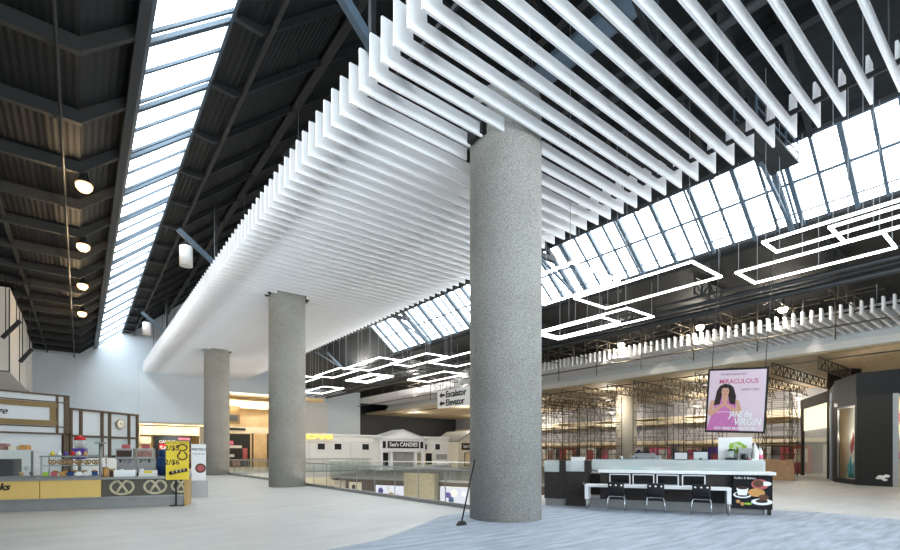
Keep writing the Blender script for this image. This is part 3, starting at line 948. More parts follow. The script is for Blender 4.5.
# local +y of rotation ra points toward the void interior when flipped; use rz = ra - pi so that -y faces the void
def lowobj(name, u, label, cat):
    p = low(u); o = empty(name, (p.x, p.y, -5.0), ra - PI); tag(o, label, cat); return o
o = lowobj('lower_shop_window', 1.25, 'lit poster window on the lower level beside the nearest column', 'shop window')
MB().box(-0.95, 0.95, -0.12, 0.0, 3.3, 4.78).build('frame', M['offwhite'], o)
MB().flat([(-0.9, 3.35), (0.9, 3.35), (0.9, 4.74), (-0.9, 4.74)], -0.125).build('backlit_print', M['screenlit'], o)
m = MB(); m.flat(disc(0.22, 16, 0.0, 4.45), -0.13); m.mat(1).flat(disc(0.2, 14, -0.4, 4.3, 1, 0.8), -0.13); m.mat(2).flat(disc(0.18, 12, -0.2, 4.05), -0.132); m.mat(0).flat(disc(0.15, 12, 0.6, 4.4), -0.132)
m.build('print_shapes', [M['signwhite'], M['purple'], M['blue']], o)
o = lowobj('stone_pier', 3.35, 'rough beige stone pier on the lower level under the far railing', 'pier')
MB().box(-1.05, 1.05, -0.55, -0.1, 0.0, 5.5).build('shaft', M['stone'], o)
MB().box(-1.1, 1.1, -0.6, -0.1, 0.0, 0.3).build('plinth', M['stone'], o)
o = lowobj('lower_shop_window', 5.75, 'larger lit poster window on the lower level left of the stone pier', 'shop window')
MB().box(-1.2, 1.2, -0.12, 0.0, 3.3, 4.78).build('frame', M['darkbrown'], o)
MB().flat([(-1.1, 3.4), (1.1, 3.4), (1.1, 4.7), (-1.1, 4.7)], -0.125).build('backlit_print', M['screenlit'], o)
m = MB(); m.flat(disc(0.3, 16, 0.1, 4.0), -0.13); m.mat(1).flat(disc(0.2, 14, -0.7, 4.35), -0.13); m.mat(2).flat(disc(0.2, 12, 0.6, 4.0), -0.132); m.mat(3).flat(disc(0.15, 12, -0.1, 4.5), -0.131); m.mat(1).flat(disc(0.16, 12, -0.4, 3.95), -0.131)
m.build('print_shapes', [M['bread'], M['purple'], M['crimson'], M['signwhite']], o)
o = lowobj('wall_poster', 8.6, 'small poster with pale figures on the lower brown wall near the walkway tip', 'poster')
MB().box(-0.5, 0.5, -0.06, 0.0, 3.4, 4.8).build('board', M['cream'], o)
m = MB(); m.flat(disc(0.16, 12, -0.1, 4.5), -0.065); m.mat(1).flat([(-0.35, 3.6), (0.25, 3.6), (0.1, 4.3), (-0.2, 4.3)], -0.065)
m.build('print_shapes', [M['hair'], M['berry']], o)
o = empty('lower_shop_window', (11.4, 39.5, -5.0), 0.0); tag(o, 'wide warm lit shop front on the lower level at the far end of the opening', 'shop window')
MB().box(-2.2, 3.6, -0.1, 0.0, 0.3, 4.1).build('frame', M['cream'], o)
MB().flat([(-2.0, 0.5), (3.4, 0.5), (3.4, 3.9), (-2.0, 3.9)], -0.11).build('pane', emis('warm_window', (1.0, 0.80, 0.52, 1), 0.9), o)
point((12.5, 34, -1.2), 250, (1.0, 0.88, 0.7), 0.4)
point((12.0, 20, -1.2), 250, (1.0, 0.9, 0.78), 0.4)

# ------------------------------------------------------------------ gabled white candy shop
def window(parent, x0, x1, z0, z1, y=-0.02, frame='white', pane='windowdark'):
    f = MB(); t = 0.07
    f.box(x0, x1, y - 0.05, y + 0.02, z1 - t, z1).box(x0, x1, y - 0.05, y + 0.02, z0, z0 + t)
    f.box(x0, x0 + t, y - 0.05, y + 0.02, z0, z1).box(x1 - t, x1, y - 0.05, y + 0.02, z0, z1)
    w = f.build('window', M[frame], parent)
    MB().box(x0 + t, x1 - t, y - 0.01, y, z0 + t, z1 - t).build('pane', M[pane], w)
    return w
o = empty('gabled_shop', (16.3, 42.0, 0)); tag(o, 'white house-like shop pavilion with two gables beyond the glass railing', 'shop')
MB().box(-0.6, 16.2, 0, 5.0, 0, 3.3).build('wall', M['offwhite'], o)
MB().box(-0.6, 16.3, -0.12, 5.1, 3.3, 3.42).box(-0.6, 16.2, -0.06, 0, 2.75, 2.83).build('cornice', M['white'], o)
MB().box(-0.6, 16.2, -0.05, 0, 0, 0.35).build('skirting', M['panelgrey'], o)
for x in (0.85, 2.5, 5.4):
    window(o, x, x + 0.85, 1.9, 2.6)
MB().box(0.1, 0.2, -0.03, 0.0, 0.35, 2.75).box(4.2, 4.27, -0.03, 0.0, 0.35, 2.75).build('joint', M['panelgrey'], o)
MB().box(7.3, 12.6, -0.3, 0.1, 1.8, 3.1).build('sign_bay', M['white'], o)
MB().prism([(7.0, 3.1), (12.9, 3.1), (9.85, 4.0)], XZ, -0.4, 1.5).build('pediment', M['white'], o)
MB().bar((6.8, 0.55, 3.1), (9.85, 0.55, 4.05), 2.1, 0.08).bar((9.85, 0.55, 4.05), (13.0, 0.55, 3.1), 2.1, 0.08).build('gable_roof', M['panelgrey'], o)
MB().box(8.15, 11.95, -0.36, -0.3, 2.15, 2.85).build('sign_board', M['black'], o)
text('sign_lettering', "See's CANDIES", 0.58, M['signwhite'], o, (10.05, -0.37, 2.5), bold=0.012, width=3.4)
for x in (7.75, 12.3):
    MB().box(x - 0.17, x + 0.17, -0.36, -0.3, 2.15, 2.85).build('louvre', M['windowdark'], o)
for x in (7.5, 8.65, 11.6, 12.5):
    MB().box(x - 0.13, x + 0.13, -0.28, -0.06, 0, 1.8).build('pilaster', M['white'], o)
window(o, 7.65, 8.45, 0.25, 1.75)
m = MB()
for i in range(9):
    m.box(8.9 + i * 0.28, 8.9 + i * 0.28 + 0.24, -0.09 - 0.03 * (i % 2), -0.03, 0.1, 1.75)
m.build('folding_shutter', M['windowgrey'], o)
window(o, 12.85, 13.25, 1.95, 2.65); window(o, 14.2, 15.0, 1.95, 2.7)
window(o, 11.8, 12.8, 0.35, 1.7, frame='cream', pane='stone'); window(o, 12.9, 13.9, 0.35, 1.7, frame='cream', pane='windowdark'); window(o, 14.3, 16.0, 0.85, 1.6, pane='windowgrey')
MB().box(14.2, 16.1, -0.5, 0.0, 0.35, 0.75).build('display_counter', M['white'], o)
MB().box(16.2, 19.9, -1.6, 5.0, 0, 2.9).build('wing_wall', M['cream'], o)
MB().prism([(16.2, 2.9), (20.0, 2.9), (18.1, 4.0)], XZ, -1.65, 3.0).build('wing_gable', M['cream'], o)
MB().bar((16.1, 0.5, 2.92), (18.1, 0.5, 4.1), 4.6, 0.12).bar((18.1, 0.5, 4.1), (20.1, 0.5, 2.92), 4.6, 0.12).build('wing_roof', M['windowgrey'], o)
MB().box(16.7, 19.2, -1.68, -1.6, 2.0, 2.75).build('wing_sign_board', M['darkbrown'], o)
text('wing_sign_lettering', "See's CANDIES", 0.46, M['signwhite'], o, (17.95, -1.69, 2.37), bold=0.01, width=2.1)
window(o, 17.1, 18.1, 0.2, 1.7, y=-1.62, frame='brownframe', pane='shopwarm'); window(o, 18.3, 19.3, 0.2, 1.7, y=-1.62, frame='brownframe', pane='windowdark')

# ------------------------------------------------------------------ shops in the far wall
def shopfront(x, w, label, frame='cream', y=56.8, zt=4.4):
    o = empty('lit_shop', (x, y, 0)); tag(o, label, 'shop front')
    MB().box(0, w, 0, 0.3, zt - 0.9, zt).box(0, 0.3, 0, 0.3, 0, zt).box(w - 0.3, w, 0, 0.3, 0, zt).build('surround', M[frame], o)
    return o
o = shopfront(4.4, 7.0, 'warm lit candle shop front under the grey wall, left of the farthest column')
MB().box(1.5, 4.9, 0.05, 0.12, 0, 3.4).build('dark_display', M['windowdark'], o)
MB().box(2.0, 3.4, -0.03, 0.04, 1.0, 2.6).build('sale_banner', M['red'], o)
text('sale_lettering', 'CANDLE', 0.36, M['signwhite'], o, (2.7, -0.04, 2.8), bold=0.015)
text('sale_lettering', 'SALE', 0.62, M['signwhite'], o, (2.7, -0.04, 2.15), bold=0.02)
text('sale_lettering', '50%', 0.5, M['signwhite'], o, (2.7, -0.04, 1.4), bold=0.02)
for i in range(6):
    MB().box(3.7, 4.8, -0.02, 0.04, 0.5 + 0.5 * i, 0.75 + 0.5 * i).build('shelf_goods', M[['goods', 'darkbrown', 'pink'][i % 3]], o)
MB().box(5.4, 6.1, -2.0, -1.5, 0.0, 4.4).build('pier', M['concrete2'], o)
MB().box(0.35, 1.3, -0.1, 0.0, 2.6, 3.3).build('lit_sign', M['letteryellow'] if False else M['cream'], o)
for i in range(4):
    point((3 + 2.3 * i, 55.5, 4.0), 42, (1.0, 0.87, 0.68), 0.15)
o = shopfront(12.2, 8.0, 'two storey warm lit shop between the farthest and middle columns', zt=7.6)
MB().box(0.3, 7.7, 0.05, 0.2, 3.9, 4.6).build('fascia', M['cream'], o)
MB().box(0.4, 2.0, -0.05, 0.05, 4.9, 6.9).build('upper_window', M['gold'], o)
MB().box(0.6, 1.8, -0.07, -0.05, 5.2, 5.9).build('upper_pane', M['windowdark'], o)
MB().box(0.7, 2.6, -0.05, 0.05, 4.2, 4.45).build('name_strip', M['black'], o)
MB().box(0.7, 3.1, -0.03, 0.05, 0.1, 3.8).build('display_window', M['windowdark'], o)
for i, (x0, x1, z0, z1, mt) in enumerate(((0.8, 2.2, 2.2, 2.5, 'offwhite'), (0.8, 1.4, 1.2, 1.5, 'offwhite'), (2.3, 2.8, 1.0, 2.2, 'berry'), (1.2, 2.0, 0.2, 0.9, 'goods'), (0.9, 1.3, 2.6, 3.0, 'pink'))):
    MB().box(x0, x1, -0.06, -0.03, z0, z1).build('display_goods', M[mt], o)
MB().box(3.3, 3.45, -0.1, 0.1, 0, 3.9).box(5.0, 5.15, -0.1, 0.1, 0, 3.9).build('mullion', M['brownframe'], o)
for x in (13.5, 16.0, 19.0):
    point((x, 55.2, 7.0), 130, (1.0, 0.87, 0.68), 0.15)
struct(MB().box(11.1, 11.4, 53.3, 59.7, 0, 8.2).build('wall_shop_side', M['cream']))
o = tag(MB().box(0, 2.6, 0, 0.6, 0, 3.5).build('upper_panel', M['offwhite']), 'plain cream upper wall panel right of the middle column, over the yellow letters', 'wall panel')
o.location = (20.1, 52.4, 3.95)
o = empty('shop_sign', (17.0, 41.7, 3.12)); tag(o, 'glowing yellow sign letters on the pale pavilion wall beside the middle column', 'sign')
MB().box(-1.6, 1.75, 0.08, 0.14, -0.24, -0.2).build('rail', M['cream'], o)
text('lettering', 'LOVE', 0.5, M['letteryellow'], o, (0.0, 0.08, 0.0), extrude=0.06, bold=0.03, width=3.2)
o = shopfront(19.8, 7.0, 'pale shop front in the far wall behind the yellow letters', zt=3.9, y=55.5)
MB().box(0.3, 6.7, 0.1, 0.2, 0, 3.0).build('back_panel', M['cream'], o)
MB().box(3.8, 4.9, 0.02, 0.1, 1.6, 2.6).build('picture', M['windowdark'], o)
point((22, 54.3, 3.3), 60, (1.0, 0.8, 0.5), 0.15)

for x in (19.0, 25.0, 31.0):
    point((x, 37.5, 8.6), 330, (1.0, 0.97, 0.92), 0.2)  # fill lights without fixtures, added to brighten the gabled shop
# ------------------------------------------------------------------ hanging direction sign
o = empty('direction_sign', (14.0, 17.0, 3.85), -PI / 2); tag(o, 'white hanging sign reading Escalator and Elevator left of the nearest column', 'sign')
MB().box(-1.95, 1.95, -0.05, 0.05, 0, 0.84).build('board', M['signwhite'], o)
for z, t in ((0.61, 'Escalator'), (0.21, 'Elevator')):
    text('lettering', t, 0.42, M['black'], o, (-1.28, -0.055, z), bold=0.012, align='LEFT')
    m = MB()
    m.flat([(-1.80, z), (-1.60, z + 0.16), (-1.60, z + 0.06), (-1.36, z + 0.06), (-1.36, z - 0.06), (-1.60, z - 0.06), (-1.60, z - 0.16)], -0.056)
    m.build('arrow', M['black'], o)
for x in (-1.4, 1.4):
    MB().tube([(x, 0, 0.84), (x, 0, 9.8)], 0.012, 6).build('suspension_cable', M['cable'], o)

# ------------------------------------------------------------------ film poster hanging over the counter
pd = math.atan2(-1.6663, 0.5142)
u_ = (736 - 450) / FPX; D_ = 14.6
px_ = (math.sin(YAW) + math.cos(YAW) * u_) * D_; py_ = (math.cos(YAW) - math.sin(YAW) * u_) * D_
o = empty('film_poster', (px_, py_, HCAM + (453 - 400.5) / FPX * D_), pd); o.rotation_euler = (0, math.radians(3.0), pd)
tag(o, 'hanging pink film poster of a dark-haired person in a dark frame above the counter', 'poster')
W, Hh = 0.80, 0.99
MB().box(-W, W, -0.03, 0.06, -Hh, Hh).build('frame', M['black'], o)
W2, H2 = 0.745, 0.93
MB().flat([(-W2, -H2), (W2, -H2), (W2, H2), (-W2, H2)], -0.034).build('print', M['posterpink'], o)
# printed figure
f = MB()
f.mat(0).flat([(-0.85, -0.93), (0.25, -0.93), (0.16, -0.45), (0.10, -0.1), (0.2, 0.12), (-0.02, 0.26), (-0.52, 0.26), (-0.72, 0.12), (-0.62, -0.1), (-0.72, -0.45)], -0.037)
f.mat(1).flat([(-0.36, 0.12), (-0.18, 0.12), (-0.16, 0.42), (-0.38, 0.42)], -0.039)
f.mat(1).flat([(-0.74, 0.16), (-0.62, 0.16), (-0.66, -0.18), (-0.34, 0.05), (-0.28, -0.03), (-0.72, -0.42), (-0.84, -0.30)], -0.040)
f.mat(1).flat([(0.2, 0.14), (0.08, 0.16), (0.14, -0.18), (-0.2, 0.05), (-0.26, -0.03), (0.2, -0.40), (0.32, -0.26)], -0.041)
f.mat(1).flat([(-0.33, -0.05), (-0.20, -0.05), (-0.22, 0.14), (-0.27, 0.22), (-0.31, 0.14)], -0.042)
f.mat(2).flat([(-0.64, -0.02), (-0.44, 0.02), (-0.38, 0.3), (-0.16, 0.3), (-0.1, 0.04), (0.08, 0.0), (0.1, 0.3), (0.0, 0.62), (-0.12, 0.72), (-0.3, 0.75), (-0.46, 0.68), (-0.56, 0.5)], -0.038)
f.mat(1).flat(disc(0.15, 20, -0.27, 0.47, 0.85, 1.2), -0.043)
f.mat(2).flat(disc(0.15, 14, -0.27, 0.60, 0.95, 0.55, 0, PI), -0.0445)
for ex in (-0.325, -0.215):
    f.mat(2).flat(disc(0.02, 8, ex, 0.49, 1.3, 0.7), -0.045)
f.mat(3).flat(disc(0.035, 10, -0.27, 0.375, 1.2, 0.5), -0.045)
f.mat(1).flat([(-0.285, 0.43), (-0.255, 0.43), (-0.27, 0.48)], -0.0452)
f.v = [(v[0] * 0.80 - 0.08, v[1], -0.93 + (v[2] + 0.93) * 0.86) for v in f.v]
f.build('printed_figure', [M['dress'], M['skin'], M['hair'], M['crimson']], o)
text('heading', 'MIRACULOUS', 0.2, M['crimson'], o, (0.06, -0.036, 0.56), 0.001, width=1.02, bold=0.002).location = (0.04, -0.0355, 0.58)
text('small_print', '"WARMHEARTED"', 0.09, M['plum'], o, (-0.1, -0.036, 0.8), 0.001)
text('small_print', 'WARMEST COMEDY', 0.09, M['plum'], o, (0.36, -0.036, 0.33), 0.001, width=0.5)
text('title', 'JANE the', 0.26, M['signwhite'], o, (0.14, -0.047, -0.43), 0.001, bold=0.006, shear=0.2, width=0.62)
text('title', 'VIRGIN', 0.30, M['signwhite'], o, (0.32, -0.047, -0.66), 0.001, bold=0.006, shear=0.2, width=0.7)
m = MB().tube([(-0.5, -0.047, -0.36), (-0.2, -0.047, -0.35), (0.0, -0.047, -0.38)], 0.008, 5)
m.build('title_stroke', M['signwhite'], o)
text('small_print', 'NEW SERIES MONDAYS 9/8c', 0.11, M['signwhite'], o, (0.0, -0.047, -0.86), 0.001, bold=0.003, width=1.1)
for x in (-0.7, 0.7):
    MB().tube([(x, 0.02, Hh), (x + 0.05, 0.02, 5.7)], 0.012, 6).build('suspension_cable', M['darkcable'], o)

# ------------------------------------------------------------------ right counter
RC = empty('coffee_counter', (12.43, 8.59, 0), math.atan2(-0.885, 0.465)); tag(RC, 'dark wood coffee counter with white top and glass screen, right of the nearest column', 'counter')
RZ = RC.rotation_euler.z
MB().box(-1.68, 4.22, 0.06, 2.1, 0.0, 0.26).build('plinth', M['kick'], RC)
MB().box(0.0, 4.32, 0.03, 0.5, 0.26, 1.06).build('front_panel', M['darkwood'], RC)
MB().box(-1.7, -0.36, 0.0, 0.5, 0.22, 1.06).build('side_panel', M['darkwood'], RC)
d = MB().box(-1.02, -0.38, -0.03, 0.0, 0.03, 1.08).build('door', M['darkwood'], RC)
MB().lathe([(0.001, 0), (0.035, 0.0), (0.03, 0.03)], n=14).build('door_knob', M['chrome'], d).matrix_local = Matrix.Translation((-0.47, -0.03, 0.72)) @ Matrix.Rotation(PI / 2, 4, 'X')
for x in (-1.12, -0.36):
    MB().box(x - 0.1, x + 0.1, -0.02, 0.1, 1.06, 1.42).build('post', M['darkwood'], RC)
MB().box(-1.7, -1.22, 0.0, 0.02, 1.06, 1.42).box(-1.02, -0.46, 0.0, 0.02, 1.06, 1.42).build('side_screen', M['frost'], RC)
MB().box(-0.05, 4.45, -0.12, 0.55, 1.06, 1.14).build('worktop', M['white'], RC, 0.008)
MB().box(-0.25, 4.25, 0.14, 0.155, 1.14, 1.46).build('glass_screen', M['frost'], RC)
MB().box(-1.7, 4.3, 1.5, 2.1, 0.26, 0.95).build('back_cabinet', M['darkwood'], RC)
MB().box(-1.75, 4.35, 1.45, 2.15, 0.95, 1.0).build('back_worktop', M['steel'], RC)
MB().box(-0.3, 4.3, 0.5, 0.9, 1.36, 1.40).box(-0.3, -0.25, 0.55, 0.85, 1.14, 1.36).box(4.25, 4.3, 0.55, 0.85, 1.14, 1.36).box(-0.3, 4.3, 0.5, 0.9, 1.06, 1.12).build('shelf', M['steel'], RC)
for i, (a, b) in enumerate(((0.27, 0.86), (0.92, 1.51), (1.57, 2.15), (2.23, 2.82))):
    f = MB(); t = 0.03
    f.box(a, b, -0.012, 0.03, 1.0, 1.03).box(a, b, -0.012, 0.03, 0.71, 0.74).box(a, a + t, -0.012, 0.03, 0.71, 1.03).box(b - t, b, -0.012, 0.03, 0.71, 1.03)
    w = f.build('display_frame', M['white'], RC)
    MB().box(a + t, b - t, 0.0, 0.028, 0.74, 1.0).build('pane', M['blackgloss'], w)
# picture panel at the right end
pp_ = MB().box(3.5, 4.4, -0.16, 0.0, 0.16, 1.05).build('picture_panel', M['blackgloss'], RC)
m = MB(); y = -0.163
m.mat(0).flat(disc(0.21, 20, 3.72, 0.53, 1, 0.42), y); m.mat(1).flat(disc(0.17, 20, 3.72, 0.54, 1, 0.36), y - 0.001)
m.mat(0).flat([(3.62, 0.52), (3.82, 0.52), (3.86, 0.72), (3.58, 0.72)], y - 0.002); m.mat(2).flat(disc(0.13, 18, 3.72, 0.72, 1, 0.33), y - 0.003)
m.mat(3).flat(disc(0.18, 20, 4.12, 0.82, 1.1, 0.75), y); m.mat(0).flat(disc(0.1, 16, 4.26, 0.84, 1.2, 0.6), y - 0.001); m.mat(5).flat(disc(0.12, 16, 4.08, 0.84, 1.0, 0.8), y - 0.002)
m.mat(4).flat(disc(0.17, 20, 4.04, 0.60, 1.15, 0.65), y - 0.001); m.mat(5).flat(disc(0.11, 16, 4.2, 0.48, 1.1, 0.7), y - 0.002)
m.mat(0).flat(disc(0.24, 22, 4.16, 0.36, 1, 0.36), y); m.mat(2).flat(disc(0.14, 16, 4.16, 0.38, 1, 0.36), y - 0.001)
m.mat(4).flat(disc(0.05, 10, 3.62, 0.35), y); m.mat(4).flat(disc(0.05, 10, 3.72, 0.29), y); m.mat(6).flat(disc(0.06, 10, 3.85, 0.3, 1.6, 0.5), y)
m.build('picture', [M['signwhite'], M['black'], M['coffee'], M['berry'], M['bread'], M['brown'], M['green']], pp_)
pp_.location = (-0.04, 0, 0)
text('lettering', 'Coffee & Bakery', 0.075, M['signwhite'], pp_, (3.78, -0.163, 0.98), 0.001)
MB().box(4.26, 4.34, -0.1, 0.0, 0, 0.16).build('foot', M['black'], RC)

# low white table on the customer side
T = empty('work_table', (12.43, 8.59, 0), RZ); tag(T, 'long low white table with chairs before the coffee counter', 'table')
MB().box(-0.36, 3.38, -0.62, -0.1, 0.66, 0.73).build('tabletop', M['white'], T, 0.006)
for x in (-0.36, 3.28):
    MB().box(x, x + 0.1, -0.60, -0.12, 0.30, 0.66).build('leg_panel', M['white'], T)
    for y in (-0.55, -0.17):
        MB().tube([(x + 0.05, y, 0), (x + 0.05, y, 0.31)], 0.03, 10).build('leg', M['steel'], T)
# shell chairs
def chair():
    o = empty('shell_chair', (0, 0, 0))
    N, K = 14, 8
    prof = []
    for i in range(9):
        t = i / 8.0
        prof.append((0.22 - 0.36 * t, 0.455 - 0.03 * math.sin(t * PI)))
    for i in range(1, 8):
        t = i / 7.0
        prof.append((-0.14 - 0.05 * math.sin(t * PI / 2) - 0.06 * t, 0.455 + 0.36 * t ** 0.9))
    # continuous seat and back shell split into two parts
    def sheet(rows, z_cut):
        m = MB(); m.smooth = True
        W = 9
        for (yy, zz), hw in rows:
            for k in range(W):
                s_ = -1 + 2 * k / (W - 1)
                m.v.append((s_ * hw, yy + (0.03 * s_ * s_ if z_cut else 0), zz + (0 if z_cut else 0.015 * s_ * s_)))
        for r in range(len(rows) - 1):
            for k in range(W - 1):
                a = r * W + k; m._face([a, a + 1, a + W + 1, a + W])
        return m
    rows = [(p, 0.21 if i not in (0,) else 0.19) for i, p in enumerate(prof[:9])]
    s_ = sheet(rows, False).build('seat', M['black'], o)
    so = s_.modifiers.new('solid', 'SOLIDIFY'); so.thickness = 0.016
    b = MB()
    # back: curved shell with three round holes, built as strips of quads around the holes
    def bp(x, z):
        t = max(0, min(1, (z - 0.455) / 0.36))
        return (x, -0.14 - 0.05 * math.sin(t * PI / 2) - 0.06 * t + 0.35 * x * x, z)
    b.smooth = True
    def grid(xs, zs):
        base = len(b.v)
        for z in zs:
            for x in xs: b.v.append(bp(x, z))
        n = len(xs)
        for r in range(len(zs) - 1):
            for k in range(n - 1):
                a = base + r * n + k; b._face([a, a + 1, a + n + 1, a + n])
    xs = [-0.215 + 0.43 * k / 8 for k in range(9)]
    grid(xs, [0.455, 0.53, 0.60, 0.66, 0.70])
    cells = [(-0.215, -0.072), (-0.072, 0.072), (0.072, 0.215)]
    for (xa, xb) in cells:
        cx = (xa + xb) / 2; cz = 0.745; r = 0.028
        sq = []
        for (p0, p1) in (((xb, 0.70), (xb, 0.79)), ((xb, 0.79), (xa, 0.79)), ((xa, 0.79), (xa, 0.70)), ((xa, 0.70), (xb, 0.70))):
            for q in range(4):
                sq.append((p0[0] + (p1[0] - p0[0]) * q / 4, p0[1] + (p1[1] - p0[1]) * q / 4))
        base = len(b.v)
        for x, z in sq: b.v.append(bp(x, z))
        for x, z in sq:
            a = math.atan2(z - cz, x - cx); b.v.append(bp(cx + math.cos(a) * r, cz + math.sin(a) * r))
        n = len(sq)
        for q in range(n):
            q2 = (q + 1) % n; b._face([base + q, base + q2, base + n + q2, base + n + q])
    grid([-0.215 + 0.43 * k / 8 for k in range(9)], [0.79, 0.81])
    grid([-0.195 + 0.39 * k / 8 for k in range(9)], [0.81, 0.83])
    bk = b.build('backrest', M['black'], o)
    so = bk.modifiers.new('solid', 'SOLIDIFY'); so.thickness = 0.016
    for sx in (-1, 1):
        MB().tube([(sx * 0.15, 0.12, 0.43), (sx * 0.2, 0.17, 0.41), (sx * 0.22, 0.2, 0.36), (sx * 0.25, 0.23, 0.01)], 0.011, 8).build('leg', M['chrome'], o)
        MB().tube([(sx * 0.15, -0.1, 0.43), (sx * 0.2, -0.14, 0.41), (sx * 0.22, -0.17, 0.36), (sx * 0.24, -0.25, 0.01)], 0.011, 8).build('leg', M['chrome'], o)
    MB().bar((-0.16, 0.12, 0.428), (0.16, 0.12, 0.428), 0.02).bar((-0.16, -0.1, 0.428), (0.16, -0.1, 0.428), 0.02).bar((0, -0.1, 0.428), (0, 0.12, 0.428), 0.02).build('under_frame', M['chrome'], o)
    return o
ch = chair()
CL = ['black shell chair at the end of the white table nearest the column', 'middle black shell chair of three at the white table', 'black shell chair at the white table nearest the coffee picture panel']
R2 = Matrix.Rotation(RZ, 4, 'Z')
for i, x in enumerate((0.54, 1.55, 2.68)):
    o = ch if i == 0 else copy_tree(ch)
    p = Vector((12.43, 8.59, 0)) + R2 @ Vector((x, -0.72, 0))
    o.location = p; o.rotation_euler = (0, 0, RZ + (0.0, 0.06, -0.09)[i])
    tag(o, CL[i], 'chair', 'black shell chairs')

def rc(name, x, y, z, label, cat, rz=0.0, group=None):
    p = Vector((12.43, 8.59, 0)) + R2 @ Vector((x, y, 0))
    o = empty(name, (p.x, p.y, z), RZ + rz); tag(o, label, cat, group); return o
ZS = 1.40   # service shelf
# espresso machine
o = rc('espresso_machine', 1.25, 0.72, ZS, 'low steel espresso machine on the counter shelf left of the black tablet', 'coffee machine')
MB().box(-0.42, 0.42, -0.16, 0.16, 0.04, 0.16).build('body', M['steel'], o, 0.01)
MB().prism([(-0.34, 0.16), (0.34, 0.16), (0.26, 0.25), (-0.26, 0.25)], XZ, -0.14, 0.14).build('hood', M['steel'], o)
MB().box(-0.3, 0.12, -0.15, 0.15, 0.25, 0.29).build('cup_tray', M['blackgloss'], o)
for x in (-0.25, 0.2):
    MB().tube([(x, -0.17, 0.12), (x, -0.27, 0.10)], 0.018, 8).build('group_handle', M['black'], o)
for x in (-0.36, 0.36):
    MB().lathe([(0.03, 0), (0.03, 0.04)], (x, 0, 0), n=10).build('foot', M['black'], o)
o = rc('grill_plate', 0.45, 0.72, ZS, 'flat black grill plate on the counter shelf beside the espresso machine', 'tray')
MB().box(-0.36, 0.36, -0.14, 0.14, 0.0, 0.05).build('plate', M['black'], o)
MB().lathe([(0.06, 0.05), (0.07, 0.07), (0.05, 0.13), (0.02, 0.16), (0.001, 0.165)], (0.1, 0, 0), n=16).build('lid', M['steel'], o)
o = rc('tablet_till', 2.22, 0.66, ZS, 'tablet till in a thick black frame on the counter shelf', 'till')
MB().box(-0.2, 0.2, -0.02, 0.02, 0.03, 0.30).build('frame', M['black'], o)
MB().flat([(-0.165, 0.07), (0.165, 0.07), (0.165, 0.26), (-0.165, 0.26)], -0.022).build('screen', M['screenpic'], o)
MB().box(-0.12, 0.12, -0.06, 0.1, 0, 0.03).build('stand', M['black'], o)
o = rc('till_display', 2.74, 0.7, ZS, 'pale backed till display right of the black tablet', 'till')
MB().box(-0.18, 0.18, -0.02, 0.02, 0.06, 0.30).build('back_shell', M['panelgrey'], o)
MB().box(-0.04, 0.04, -0.03, 0.06, 0, 0.1).build('stand', M['black'], o)
MB().box(-0.19, 0.19, -0.025, -0.02, 0.28, 0.31).build('trim', M['black'], o)
o = rc('logo_board', 3.62, 0.82, ZS, 'white board with a bright green leaf emblem under the film poster', 'sign')
MB().box(-0.42, 0.42, -0.02, 0.02, 0.0, 0.70).build('board', M['signwhite'], o)
m = MB(); m.flat([(-0.16, 0.26), (0.24, 0.22), (0.3, 0.44), (0.1, 0.58), (-0.14, 0.52)], -0.022); m.mat(1)
for cx, cz in ((-0.02, 0.36), (0.12, 0.42), (0.02, 0.48), (0.18, 0.32)):
    m.flat(disc(0.05, 12, cx, cz), -0.0235)
m.mat(0)
for cx, cz in ((-0.02, 0.36), (0.12, 0.42), (0.02, 0.48), (0.18, 0.32)):
    m.flat(disc(0.03, 12, cx, cz), -0.025)
m.build('emblem', [M['green'], M['signwhite']], o)
o = rc('blender', 3.5, 0.6, ZS, 'black and steel blender before the green emblem board', 'blender')
MB().box(-0.13, 0.13, -0.1, 0.1, 0.0, 0.12).build('base', M['black'], o, 0.01)
MB().lathe([(0.06, 0.12), (0.085, 0.3), (0.085, 0.31)], n=16).build('jug', M['frost'], o)
MB().lathe([(0.09, 0.31), (0.09, 0.34), (0.03, 0.36)], n=16).build('lid', M['black'], o)
o = rc('coffee_brewer', 3.83, 0.6, ZS, 'grey steel coffee brewer beside the blender at the counter end', 'coffee machine')
MB().box(-0.16, 0.16, -0.12, 0.12, 0.0, 0.05).box(-0.16, 0.16, 0.02, 0.12, 0.05, 0.34).box(-0.16, 0.16, -0.12, 0.12, 0.26, 0.38).build('body', M['steel'], o)
MB().lathe([(0.07, 0.05), (0.085, 0.12), (0.06, 0.2), (0.065, 0.22)], (0, -0.05, 0), n=16).build('pot', M['blackgloss'], o)
o = rc('syrup_bottle', 4.08, 0.62, ZS, 'tall white syrup bottle at the right end of the counter', 'bottle')
MB().lathe([(0.085, 0), (0.09, 0.02), (0.09, 0.32), (0.05, 0.40), (0.03, 0.42)], n=16).build('body', M['offwhite'], o)
MB().lathe([(0.032, 0.42), (0.032, 0.48), (0.012, 0.49), (0.012, 0.55)], n=12).build('pump', M['signwhite'], o)
o = rc('syrup_bottle', 4.22, 0.75, ZS, 'second paler syrup bottle with pink label just behind the tall one', 'bottle')
MB().lathe([(0.07, 0), (0.07, 0.3), (0.03, 0.36), (0.03, 0.4)], n=16).build('body', M['offwhite'], o)
MB().lathe([(0.072, 0.08), (0.072, 0.2)], n=16).build('wrap', M['pink'], o)
